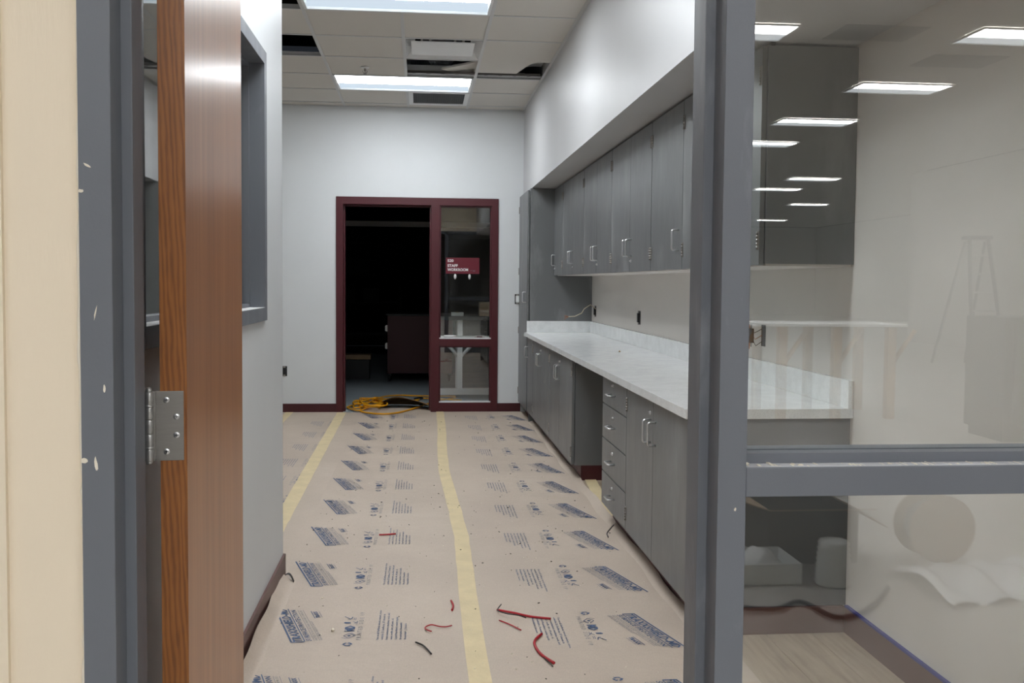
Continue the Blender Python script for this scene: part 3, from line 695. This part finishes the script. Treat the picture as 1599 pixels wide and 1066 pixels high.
for z in (.66, .43): part('hinge', MB().box(-.452, -.43, 12.715, 12.74, z, z+.08).box(-.46, -.452, 12.71, 12.74, z+.01, z+.07), M['hinge_light'], rc)
for x in (-.40, .12, .38):
    for y in (12.76, 13.24): part('caster', MB().lathe((x, y, .05), [(.03, -.012), (.045, -.01), (.045, .01), (.03, .012)], 16, 'X').box(x-.02, x+.02, y-.02, y+.02, .08, .11), M['black'], rc)
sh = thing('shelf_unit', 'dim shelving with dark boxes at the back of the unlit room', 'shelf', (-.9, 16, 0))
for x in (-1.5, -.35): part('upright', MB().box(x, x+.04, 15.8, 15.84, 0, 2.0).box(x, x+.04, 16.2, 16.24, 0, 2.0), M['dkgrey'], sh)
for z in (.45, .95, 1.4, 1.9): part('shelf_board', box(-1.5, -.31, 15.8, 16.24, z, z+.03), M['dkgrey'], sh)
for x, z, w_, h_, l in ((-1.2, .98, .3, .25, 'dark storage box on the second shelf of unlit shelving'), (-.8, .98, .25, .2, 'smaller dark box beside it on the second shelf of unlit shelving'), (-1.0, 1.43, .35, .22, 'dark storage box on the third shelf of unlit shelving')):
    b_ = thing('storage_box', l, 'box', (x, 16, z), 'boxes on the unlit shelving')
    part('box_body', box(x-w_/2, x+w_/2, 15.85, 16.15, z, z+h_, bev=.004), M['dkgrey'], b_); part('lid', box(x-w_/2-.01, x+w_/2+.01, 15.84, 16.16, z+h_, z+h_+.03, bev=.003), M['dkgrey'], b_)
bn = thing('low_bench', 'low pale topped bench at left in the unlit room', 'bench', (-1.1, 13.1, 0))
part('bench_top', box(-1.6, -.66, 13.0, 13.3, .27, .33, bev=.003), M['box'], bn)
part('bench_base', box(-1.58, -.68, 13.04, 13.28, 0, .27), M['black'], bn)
# work table behind sidelight
tb = thing('work_table', 'white framed work table with braced legs behind the sidelight', 'table', (.5, 11.2, 0))
part('tabletop', box(.20, 1.5, 10.95, 11.65, .88, .92, bev=.003), M['cab_in'], tb)
for x in (.445, 1.35):
    part('leg', box(x-.03, x+.03, 11.0, 11.06, .10, .88), M['white'], tb)
    for s_ in (-1, 1): part('brace', MB().tube([(x+s_*.02, 11.03, .47), (x+s_*.20, 11.03, .66)], .02, 4), M['white'], tb)
    part('leg', box(x-.03, x+.03, 11.5, 11.56, .0, .88), M['white'], tb)
part('foot_rail', box(.22, 1.5, 10.99, 11.07, .03, .10), M['white'], tb)
part('apron', box(.20, 1.5, 10.97, 11.0, .68, .70), M['white'], tb)
for x, w_, h_, l, mt in ((.42, .14, .04, 'flat white carton on the work table behind the sidelight', 'white'), (.78, .22, .16, 'cardboard carton on the work table behind the sidelight', 'box')):
    b_ = thing('carton', l, 'box', (x, 11.2, .92)); part('box_body', box(x-w_/2, x+w_/2, 11.1, 11.3, .92, .92+h_, bev=.003), M[mt], b_); part('tape_strip', box(x-.02, x+.02, 11.099, 11.301, .92+h_, .9205+h_), M['tape'], b_)

# ------------------------------------------------------------------ floor paper, printing, tape
def sheet(name, x0, x1, y0, y1, z, label, edge=None, n=1):
    rnd_ = random.Random(int(x0*100)+5); NY = 60; NX = 10
    ex = [rnd_.uniform(-.006, .006) for _ in range(NY+1)]
    def f(u, v):
        x = x0+(x1-x0)*u; y = y0+(y1-y0)*v; zz_ = z
        if edge == 'left' and u == 0 and y < 4.3: zz_ += .0
        if edge == 'right' and u == 1: x += ex[int(round(v*NY))]*2
        return (x, y, zz_)
    return f, NX, NY
paper_things = []
def mk_sheet_obj(x0, x1, y0, y1, z, label, edge=None):
    f, NX, NY = sheet('floor_paper', x0, x1, y0, y1, z, label, edge)
    mb = MB().grid(f, NX, NY)
    o = single('floor_paper', mb, M['paper'], label, 'floor paper', 'printed protective paper sheets', ((x0+x1)/2, (y0+y1)/2, 0))
    return o
S0 = mk_sheet_obj(-1.71, -.74, 4.32, 9.76, .0012, 'tan floor paper sheet left of the left tape strip')
S1 = mk_sheet_obj(-.588, .205, 1.62, 9.72, .0020, 'middle tan floor paper sheet with blue printing')
S1b = mk_sheet_obj(-.765, -.588, 4.32, 9.72, .0020, 'narrow margin of tan floor paper beside left tape')
S2 = mk_sheet_obj(.195, 1.015, 3.40, 9.74, .0028, 'tan floor paper sheet along the grey cabinets')
S2b = mk_sheet_obj(.195, 1.115, 1.62, 3.41, .0027, 'tan floor paper sheet nearest, reaching under the window post')
# print blocks in local (s,t): s along reading direction, t upwards
def logo():
    f = Flat(); k = .30
    f.bar(0, .375, -.007, 0, k).text('TRAXXSHIELD-MD', .004, .362, -.046, -.011, k, bold=.03)
    f.bar(.004, .362, -.054, -.050, k).text('SURFACE PROTECTION', .008, .345, -.079, -.058, k, bold=.015)
    f.poly([(-.004, -.05), (.004, -.05), (.004, 0), (-.004, 0)], k)
    return f.mesh('printed_logo', M['print'])
def logo2():
    f = Flat(); k = .30
    f.bar(.01, .345, -.088, -.0865, k).text('PROTECTS FLOORS AND FINISHED SURFACES', .012, .34, -.101, -.092, k, bold=0)
    f.bar(.01, .345, -.108, -.1065, k).text('WATER RESISTANT', .012, .215, -.119, -.111, k, bold=0)
    return f.mesh('printed_small_lines', M['print_grey'])
def logo3():
    f = Flat(); k = .30
    f.bar(.245, .33, -.137, -.134, k).text('TRAXX', .25, .325, -.158, -.141, k, bold=.04)
    f.bar(.255, .325, -.166, -.1645, k)
    return f.mesh('printed_small_logo', M['print'])
def icons():
    out = []
    f = Flat()
    for k in range(3):      # recycling loop of three chunky arrows
        a0_ = 2*PI*k/3+.25; R_, r_ = .016, .009
        for q in range(3):
            t0, t1 = a0_+q*.45, a0_+(q+1)*.45
            f.poly([(R_*math.cos(t0), R_*1.1*math.sin(t0)), (R_*math.cos(t1), R_*1.1*math.sin(t1)), (r_*math.cos(t1), r_*1.1*math.sin(t1)), (r_*math.cos(t0), r_*1.1*math.sin(t0))])
        f.poly([(.021*math.cos(t1), .023*math.sin(t1)), (.0125*math.cos(t1+.5), .013*math.sin(t1+.5)), (.005*math.cos(t1), .005*math.sin(t1))])
    out.append(f.mesh('printed_recycling_mark', M['print']))
    f = Flat(); c_ = .085
    for a, b in (((c_-.026, 0), (c_, .02)), ((c_, .02), (c_+.026, 0)), ((c_+.026, 0), (c_, -.02)), ((c_, -.02), (c_-.026, 0))): f.line(a, b, .003)
    f.poly([(c_-.008, 0), (c_, .008), (c_+.008, 0), (c_, -.008)]); f.line((c_-.03, .006), (c_-.018, .026), .0025); f.line((c_+.004, -.024), (c_+.03, -.006), .002)
    out.append(f.mesh('printed_diamond_mark', M['print']))
    f = Flat(); f.text('MD', .13, .19, -.017, .021, bold=.05); out.append(f.mesh('printed_letters', M['print']))
    f = Flat(); f.poly([(.215, .002), (.227, .004), (.230, .026), (.222, .03), (.214, .022)]); f.line((.212, -.012), (.232, -.020), .003); f.line((.222, -.016), (.236, -.004), .003); f.line((.205, -.02), (.24, -.023), .002)
    out.append(f.mesh('printed_knife_mark', M['print']))
    f = Flat(); f.line((.262, .004), (.292, .03), .004); f.line((.262, .004), (.287, -.001), .004); f.line((.250, -.008), (.277, -.008), .002); f.line((.250, -.014), (.277, -.014), .002); f.line((.262, .004), (.258, .016), .003)
    out.append(f.mesh('printed_arrow_mark', M['print']))
    return out
def icons2():
    f = Flat(); f.text('P R I N T E D   S I D E   U P', -.0, .297, -.060, -.043, bold=0)
    return f.mesh('printed_caption', M['print_grey'])
def para():
    f = Flat()
    L_ = [('Use on all Surfaces, wood, cement, stone', .32), ('outside 25 Surfaces, 37 sheets in', .275), ('from contractors, machines, tools, and', .285), ('wear, scuffs, dirt, off paint, oil,', .225), ('Liquid Repellent | resists liquids', .24), ('Breathable | Reusable', .175), ('Recyclable | Secure', .165)]
    for k, (s_, w_) in enumerate(L_): f.text(s_, 0, w_, -k*.0168-.011, -k*.0168, bold=.02)
    return f.mesh('printed_paragraph', M['print'])
PM = dict(logo=logo(), l2=logo2(), l3=logo3(), ic=icons(), ic2=icons2(), pa=para())
def stamp(parent, me, x, y, up_neg_x, z=.0036):
    # up_neg_x: reads away from camera (+Y) with letter tops to -X; else reads towards the camera with tops to +X
    rot = PI/2 if up_neg_x else -PI/2
    for q_ in (me if isinstance(me, list) else [me]): link(q_.name.split('.')[0], q_, parent, rel(parent, (x, y, z)), (0, 0, rot))
P_ = .6405
for k in range(-1, 10):
    yb = 3.495+P_*k+(.006*k if k < 3 else .018)
    if yb+.375 < 9.70 and k > -2:
        stamp(S1, PM['logo'], -.462, yb, True); stamp(S1, PM['l2'], -.462, yb, True); stamp(S1, PM['l3'], -.462, yb, True)
        stamp(S1, PM['ic'], -.257, yb-.035, True); stamp(S1, PM['ic2'], -.272, yb+.005, True)
    if yb+.33 < 9.72: stamp(S1, PM['pa'], -.157, yb, True)
for k in range(-1, 10):
    yt = 3.705+.638*k
    if yt > 9.72: continue
    par = S2 if yt-.37 > 3.40 else S2b
    z_ = .0044
    lx = .845+(.006*k if k > 0 else 0)
    for q in ('logo', 'l2', 'l3'):
        stamp(S2 if yt > 3.5 else S2b, PM[q], lx, yt, False, z_)
    stamp(S2 if yt > 3.5 else S2b, PM['ic'], .650+.004*max(k, 0), yt+.02, False, z_); stamp(S2 if yt > 3.5 else S2b, PM['ic2'], .667+.004*max(k, 0), yt-.02, False, z_)
    stamp(S2 if yt > 3.5 else S2b, PM['pa'], .542, yt-.02, False, z_)
for k in range(1, 9):
    yt = 4.62+.638*k
    if yt > 9.72: continue
    stamp(S0, PM['pa'], -.885, yt, False, .0034); stamp(S0, PM['ic'], -.792, yt+.03, False, .0034); stamp(S0, PM['ic2'], -.775, yt, False, .0034)
    
def tape_strip(name, pts, w_, z, label):
    mb = MB(); n_ = 40; L_ = []
    rnd_ = random.Random(len(label))
    for i in range(n_+1):
        t_ = i/n_*(len(pts)-1); a = int(min(t_, len(pts)-2)); q = t_-a
        x = pts[a][0]*(1-q)+pts[a+1][0]*q; y = pts[a][1]*(1-q)+pts[a+1][1]*q
        L_.append((x+rnd_.uniform(-.002, .002), y))
    dx = Vector((pts[-1][0]-pts[0][0], pts[-1][1]-pts[0][1], 0)).normalized(); nrm = Vector((-dx.y, dx.x, 0))*w_/2
    for zt in (z,):
        a = [mb.bm.verts.new((x-nrm.x, y-nrm.y, z)) for x, y in L_]; b = [mb.bm.verts.new((x+nrm.x, y+nrm.y, z)) for x, y in L_]
        for i in range(n_): mb.bm.faces.new((a[i], a[i+1], b[i+1], b[i]))
    return single(name, mb, M['tape'], label, 'tape', 'masking tape strips on the floor paper', (pts[0][0], pts[0][1], 0))
tape_strip('masking_tape', [(-.745, 4.4), (-.748, 5.3), (-.775, 9.70)], .088, .0058, 'pale yellow tape strip running along the left paper seam')
tape_strip('masking_tape', [(.196, 1.7), (.197, 3.1), (.203, 4.2), (.212, 4.9), (.20, 5.45), (.165, 6.6), (.172, 7.6), (.19, 8.5), (.198, 9.73)], .075, .0062, 'long pale yellow tape strip down the middle of the floor')
tape_strip('masking_tape', [(-1.29, 8.3), (-1.29, 9.74)], .075, .0050, 'short faint tape strip at the far left corner')
tape_strip('masking_tape', [(1.06, 5.3), (1.13, 6.38)], .075, .0052, 'yellow tape strip slanting into the knee space')
# paper curled up against the left baseboard
rnd = random.Random(11)
def curl(u, v):
    y = 1.9+(4.22-1.9)*v; w_ = .050+.006*math.sin(y*5)+.004*math.sin(y*13)
    a = u*1.25
    return (XL+.066-w_*u*1.02, y, .0025+.042*(u**1.8)*(1+.25*math.sin(y*4)))
single('paper_edge', MB().grid(curl, 6, 50), M['paper'], 'turned-up edge of tan floor paper along the brown baseboard', 'paper edge', base=(-.56, 3, 0))
single('paper_tear', MB().grid(lambda u, v: (-.590+.05*v, 4.25+.03*u-.06*v*v, .004+.022*math.sin(PI*min(1, v*.9+.1))), 3, 8), M['wire_black'], 'small dark torn flap at the left wall corner', 'paper scrap', base=(-.57, 4.25, 0))
def skirt(u, v):
    y = 3.5+(9.0-3.5)*v
    return (1.005+.055*u+.006*math.sin(y*9), y, .003+.014*u*(1+.4*math.sin(y*6)))
single('paper_edge', MB().grid(skirt, 3, 70), M['paper'], 'wavy edge of tan floor paper under the cabinet toe kick', 'paper edge', base=(1.03, 6, 0))
# lifted paper flap at the doorway
def flapf(u, v):
    x = -.47+.63*u; yb = 9.83+.10*(u-.5)*0+ .05*math.sin(u*3)
    h = .155*math.sin(PI*(.12+.80*u))**.7*(.9+.12*math.sin(u*9)) if u < .97 else .05
    a = v*PI*.62
    return (x-.02*v, 10.0-.16*u+.10*math.sin(a), .004+h*(1-math.cos(a))/1.37)
fl_ = thing('paper_flap', 'brown floor paper buckled upward in the maroon doorway', 'floor paper', (-.15, 9.9, 0))
hprof = lambda u: .012+.125*(math.sin(PI*min(1, u*1.02))**.55)*(1-.28*u)*(.92+.10*math.sin(7*u))
part('flap_sheet', MB().grid(lambda u, v: (-.44+.58*u+.02*v, 9.97-.20*u+.10*math.sin(PI*u)+.34*v, .004+hprof(u)*(math.cos(v*PI/2)**.7 if v < 1 else 0)), 26, 14), M['flap'], fl_)
part('flat_tongue', MB().grid(lambda u, v: (-.60+.70*u+.04*v, 9.70+.34*v, .0035), 4, 4), M['paper'], fl_)

# ------------------------------------------------------------------ yellow cord in doorway
def smooth(pts, n_=10):
    P2 = [Vector(p) for p in pts]; P2 = [P2[0]]+P2+[P2[-1]]; out = []
    for i in range(1, len(P2)-2):
        for k in range(n_):
            t_ = k/n_; a, b, c_, d_ = P2[i-1:i+3]
            out.append(.5*((2*b)+(-a+c_)*t_+(2*a-5*b+4*c_-d_)*t_*t_+(-a+3*b-3*c_+d_)*t_**3))
    out.append(P2[-2]); return out
mainp = [(.40, 10.9, .011), (.095, 10.36, .012), (-.03, 9.98, .016), (-.22, 9.62, .012), (-.36, 9.53, .012), (-.50, 9.60, .012), (-.60, 9.78, .014), (-.56, 10.15, .03), (-.44, 10.75, .03), (-.25, 11.1, .012), (-.05, 11.05, .012), (.40, 11.0, .012)]
cord = thing('extension_cord', 'yellow extension cord loosely coiled in the maroon doorway', 'cord', (-.4, 10.2, 0))
part('cord_line', MB().tube(smooth(mainp), .0085, 8), M['yellow'], cord)
rnd = random.Random(21)
cp_ = []
for k in range(44):
    a = k*.72; cx_, cy_ = -.575+.002*k, 10.17
    cp_.append((cx_+(.155+.04*math.sin(k*1.7))*math.cos(a), cy_+(.33+.10*math.sin(k*2.3))*math.sin(a+.5*math.sin(k*.31)), .012+.0012*k+.004*math.sin(k)))
part('coil', MB().tube(smooth(cp_, 5), .0085, 8), M['yellow'], cord)
part('cord_line', MB().tube(smooth([(-.5, 10.5, .03), (-.30, 10.72, .015), (-.05, 10.62, .013), (.05, 10.8, .013), (.45, 10.6, .013)]), .0085, 8), M['yellow'], cord)
part('connector', MB().tube([(-.06, 10.66, .02), (-.02, 10.72, .02), (.02, 10.77, .02)], [.014, .018, .014], 10), M['black'], cord)

# ------------------------------------------------------------------ scraps on the floor
def scrap(pts, r, mat, label, name='wire_scrap'):
    return single(name, MB().tube(smooth(pts, 6), r, 7), M[mat], label, 'wire scrap', 'wire offcuts on the floor paper', pts[0])
z_ = .0085
scrap([(-.207, 4.955, z_), (-.16, 4.96, z_), (-.123, 4.97, z_)], .0045, 'red', 'straight red wire piece over printing, farthest of the scraps')
scrap([(.128, 3.90, z_), (.135, 3.84, z_), (.128, 3.785, z_)], .004, 'red', 'tiny red wire piece beside the middle tape strip')
scrap([(.045, 3.555, z_), (.027, 3.575, z_), (.022, 3.60, z_), (.045, 3.625, z_), (.075, 3.605, z_), (.10, 3.60, z_), (.122, 3.612, z_)], .0025, 'red', 'thin hooked red wire left of the middle tape strip')
scrap([(-.013, 3.45, z_), (.012, 3.42, z_), (.028, 3.38, z_), (.042, 3.335, z_)], .003, 'wire_black', 'black wire piece near the hooked red wire')
scrap([(.306, 3.776, z_), (.37, 3.735, z_), (.43, 3.69, z_), (.505, 3.66, z_)], .0045, 'red', 'long thick red wire right of the middle tape strip')
scrap([(.305, 3.655, z_), (.34, 3.61, z_), (.378, 3.545, z_)], .0025, 'red', 'thin red wire just below the long thick red one')
scrap([(.325, 3.81, .018), (.306, 3.74, .018), (.34, 3.70, .018), (.38, 3.68, .018), (.41, 3.665, .012)], .0022, 'wire_black', 'thin bent black wire crossing the long red wire')
scrap([(.45, 3.50, z_), (.418, 3.44, z_), (.412, 3.38, z_), (.425, 3.30, z_), (.458, 3.225, z_)], .0052, 'red', 'curved red wire nearest the camera on the right')
scrap([(.412, 3.385, z_), (.43, 3.275, z_), (.45, 3.195, z_)], .0018, 'wire_black', 'thin black wire beneath the curved red wire')
scrap([(1.02, 5.0, .03), (.99, 4.93, .03), (.965, 4.9, .012), (.96, 4.84, .008)], .003, 'wire_black', 'short black wire curling out beneath the drawer cabinet')
mb = MB(); rnd = random.Random(9)
for k in range(230):
    x = rnd.uniform(-.57, .98); y = 2.9+(rnd.random()**1.5)*6.7; s_ = rnd.uniform(.0012, .0045)
    if rnd.random() < .35: x = rnd.gauss(.2, .5); x = max(-.55, min(.98, x)); y = rnd.gauss(5.3, .5)
    mb.tube([(x, y, .0075), (x+rnd.uniform(-1, 1)*s_*2, y+rnd.uniform(-1, 1)*s_*2, .0085)], s_*.45, 4)
tag(part('floor_grit', mb, M['wire_black']), 'scattered dark grit specks over the floor paper', 'debris', None, 'stuff')
mb = MB()
for k in range(120):
    x = rnd.uniform(-.5, .98); y = rnd.uniform(3.0, 6.5); s_ = rnd.uniform(.0015, .004)
    mb.tube([(x, y, .0065), (x+rnd.uniform(-1, 1)*s_*2, y+rnd.uniform(-1, 1)*s_, .008)], s_*.5, 5)
tag(part('plaster_grit', mb, M['caulk']), 'scattered white plaster crumbs over the floor paper', 'debris', None, 'stuff')
single('plaster_crumb', MB().lathe((-.32, 3.60, .0), [(.001, .003), (.006, .005), (.0065, .010), (.001, .014)], 9), M['caulk'], 'white plaster lump beside MD printing, lower left', 'plaster', None, (-.32, 3.60, .003))
single('worktop_speck', MB().lathe((1.33, 6.4, .846), [(.001, .0), (.006, .001), (.007, .005), (.001, .010)], 8), M['box'], 'tiny brown crumb on the white worktop', 'debris', None, (1.33, 6.4, .846))

# ------------------------------------------------------------------ the big room behind the camera (seen in the window glass)
NX0, NX1, NY0, NZ = -6.8, 11.5, -19.0, 3.94
NX2, NY2 = 18.0, -40.0
structure('floor_near_room', MB().box(NX0, NX1, NY0, YN0+.1, -.06, -.002).box(NX0, NX2, NY2, NY0, -.06, -.002), M['nearfloor'], 'dusty pale floor of the large room behind the viewpoint')
structure('wall_near_room', MB().box(NX0-.1, NX0, NY2, YN0, 0, NZ).box(NX1, NX1+.1, NY0, YN0, 0, NZ).box(NX1, NX2, NY0, NY0+.1, 0, NZ).box(NX2, NX2+.1, NY2, NY0, 0, NZ).box(NX0, NX2, NY2-.1, NY2, 0, NZ), M['nearwall'], 'pale walls of the large room behind the viewpoint')
structure('ceiling_near_room', MB().box(NX0, NX1, NY0, YN0, NZ+.02, NZ+.1).box(NX0, NX2, NY2, NY0, NZ+.02, NZ+.1), M['nearceil'], 'ceiling of the large room behind the viewpoint')
NL = {(3.22, -6.97): 'reflected ceiling light at the top left corner of the side window', (6.34, -6.82): 'reflected ceiling light at the top right corner of the side window',
      (6.34, -9.55): 'reflected ceiling light on pale wall just right of the cabinet end', (6.34, -12.33): 'reflected ceiling light across the dark wall cabinet end, upper one',
      (6.34, -14.8): 'reflected ceiling light touching the grey post below the upper one', (9.7, -20.5): 'small reflected ceiling light at the middle of dark wall cabinet end',
      (9.8, -23.2): 'small reflected ceiling light touching the grey post, lower one', (12.6, -27.9): 'very thin reflected ceiling light low on dark wall cabinet end', (14.2, -35.6): 'lowest thin reflected ceiling light beside the grey post'}
def ntroffer(cx_, cy_, first=[None]):
    lab = NL.get((cx_, cy_), 'unseen ceiling light added to light the large room, outside the window reflection')
    t = thing('ceiling_light', lab, 'ceiling light', (cx_, cy_, NZ), 'troffers of the large room behind the viewpoint')
    if first[0] is None:
        a = MB().box(-.61, .61, -.06, .305, .005, .012).mesh('diffuser', M['lens_near'])
        a2 = MB().box(-.61, .61, -.305, -.06, .006, .013).mesh('side_reflector', M['side_glow_near'])  # glow painted in place of reflected lens light
        b = MB().box(-.63, .63, -.325, -.305, -.006, .012).box(-.63, .63, .305, .325, -.006, .012).box(-.63, -.61, -.305, .305, -.006, .012).box(.61, .63, -.305, .305, -.006, .012).mesh('trim_frame', M['white'])
        first[0] = (a, b, a2)
    link('diffuser', first[0][0], t); link('trim_frame', first[0][1], t); link('side_reflector', first[0][2], t)
for cy_ in (-1.8, -4.4, -6.97): 
    for cx_ in (-3.1, .1, 3.22): ntroffer(cx_, cy_)  # the ones not reflected are unseen, added to light the near side
for cy_ in (-6.82, -9.55, -12.33, -14.8, -17.4): ntroffer(6.34, cy_)
for cx_, cy_ in ((9.7, -20.5), (9.8, -23.2), (12.6, -27.9), (14.2, -35.6), (.1, -9.55), (.1, -12.3), (.1, -14.8), (6.34, -4.4)): ntroffer(cx_, cy_)  # lights outside the reflection are unseen additions for the light level
# grey panels painted in for the dark of open tile bays in that ceiling
for k, (x, y) in enumerate(((4.75, -6.9), (6.3, -8.0), (8.2, -8.4))):
    structure('trim_%d' % (5+k), box(x-.45, x+.45, y-.3, y+.3, NZ+.012, NZ+.02), M['grille'], 'grey panel painted in for the shade of an open bay in the large room ceiling')
# step ladder
ld = thing('step_ladder', 'tall step ladder reflected in the side window glass', 'ladder', (9.08, -12.2, 0))
for s_ in (-1, 1):
    part('side_rail', MB().tube([(9.08+s_*.28, -11.7, 0), (9.08+s_*.16, -12.1, 2.1)], .035, 4), M['orange'], ld)
    part('rear_leg', MB().tube([(9.08+s_*.30, -12.9, 0), (9.08+s_*.17, -12.2, 2.05)], .028, 4), M['orange'], ld)
for k in range(6):
    z = .3+.3*k; q = z/2.1; part('step', box(9.08-.27+.12*q, 9.08+.27-.12*q, -11.72-.4*q-.09, -11.70-.4*q, z, z+.03), M['hinge_light'], ld)
part('top_cap', box(8.88, 9.28, -12.28, -12.02, 2.08, 2.14, bev=.01), M['orange'], ld)
# long work table
tb = thing('work_table', 'long table with braced pale legs reflected in the side window', 'table', (4.1, -6.5, 0))
part('tabletop', box(2.9, 4.75, -6.85, -6.05, .905, .93, bev=.004), M['white'], tb)
for x in (3.0, 3.5, 4.05, 4.6):
    part('leg', box(x-.04, x+.04, -6.14, -6.06, 0, .9), M['tabletop'], tb); part('leg', box(x-.04, x+.04, -6.84, -6.76, 0, .9), M['tabletop'], tb)
    part('brace', MB().tube([(x+.03, -6.1, .55), (x+.25, -6.1, .87)], .025, 4), M['tabletop'], tb)
# crates, reel, boxes
cb = thing('dark_cabinet', 'dark cabinet reflected at the right edge of the side window', 'cabinet', (5.25, -4.9, 0))
part('cabinet_body', box(4.85, 5.7, -5.2, -4.62, .08, 1.05, bev=.006), M['cab_in'], cb); part('plinth', box(4.88, 5.67, -5.17, -4.66, 0, .08), M['black'], cb)
for x in (4.93, 5.28): part('door', box(x, x+.33, -4.62, -4.60, .12, 1.0, bev=.003), M['cab_edge'], cb)
bx = thing('cardboard_box', 'open cardboard box reflected low in the side window', 'box', (1.85, -1.45, 0))
part('box_body', MB().box(1.62, 2.05, -1.70, -1.69, 0, .25).box(1.62, 2.05, -1.31, -1.30, 0, .25).box(1.62, 1.63, -1.69, -1.31, 0, .25).box(2.04, 2.05, -1.69, -1.31, 0, .25).box(1.63, 2.04, -1.69, -1.31, 0, .01), plain('dark_cardboard', (70, 62, 52), .8), bx)
for vs in (((1.62, -1.30, .25), (2.05, -1.30, .25), (2.02, -1.05, .31), (1.60, -1.05, .31)), ((1.62, -1.70, .25), (1.62, -1.30, .25), (1.42, -1.34, .31), (1.44, -1.66, .31)), ((2.05, -1.70, .25), (2.05, -1.30, .25), (2.2, -1.3, .16), (2.2, -1.7, .16))):
    q = MB(); a_ = [q.bm.verts.new(v) for v in vs]; b_ = [q.bm.verts.new((v[0], v[1], v[2]+.006)) for v in vs]
    q.bm.faces.new(a_); q.bm.faces.new(b_)
    for k in range(4): q.bm.faces.new((a_[k], a_[(k+1) % 4], b_[(k+1) % 4], b_[k]))
    part('flap', q, M['box'], bx)
prof = [(.075, 0)]
for k in range(8): prof += [(.082-.002*k, .012+k*.024), (.074-.002*k, .024+k*.024)]
single('cable_spool', MB().lathe((1.80, -1.0, 0), prof, 20), M['white'], 'ribbed white coil of hose reflected low in the window', 'coil', base=(1.80, -1.0, 0))
tr_ = thing('parts_tray', 'low white carton tray reflected low in the side window', 'tray', (1.52, -1.1, 0))
part('tray_body', MB().box(1.36, 1.66, -1.28, -1.275, 0, .09).box(1.36, 1.66, -1.005, -1.0, 0, .09).box(1.36, 1.365, -1.275, -1.005, 0, .09).box(1.655, 1.66, -1.275, -1.005, 0, .09).box(1.365, 1.655, -1.275, -1.005, 0, .004), M['white'], tr_)
rnd = random.Random(4)
single('parts_bag', MB().grid(lambda u, v: (1.38+.26*u, -1.26+.24*v, .02+.11*math.sin(PI*u)*math.sin(PI*v)+.012*math.sin(u*20)*math.sin(v*17)), 14, 14), M['sheet'], 'clear plastic bag of parts heaped in the low white tray', 'bag', base=(1.5, -1.15, .01))
single('plastic_sheet', MB().grid(lambda u, v: (2.15+.75*u, -1.15+.5*v-.15*u, .012+.05*abs(math.sin(u*9+v*3))*math.sin(PI*v)+.015*math.sin(u*23)), 26, 14), M['sheet'], 'crumpled clear plastic sheet on floor reflected in lower window', 'plastic sheet', base=(2.5, -.9, 0))
single('floor_cable', MB().tube(smooth([(1.2, -.72, .012), (1.4, -.66, .012), (1.55, -.74, .012), (1.62, -.55, .012), (1.8, -.65, .012), (2.0, -.9, .012)]), .01, 8), M['wire_black'], 'black cable looping on floor reflected in lower window', 'cable', base=(1.2, -.72, 0))
rl = thing('cable_reel', 'cable reel reflected under the side window rail', 'reel', (2.45, -1.35, 0))
for y in (-1.43, -1.27): part('reel_flange', MB().lathe((2.45, y, .16), [(.16, -.006), (.16, .006)], 28, 'Y'), M['box'], rl)
part('wound_cable', MB().lathe((2.45, -1.35, .16), [(.11, -.074), (.11, .074)], 24, 'Y'), M['grille'], rl)
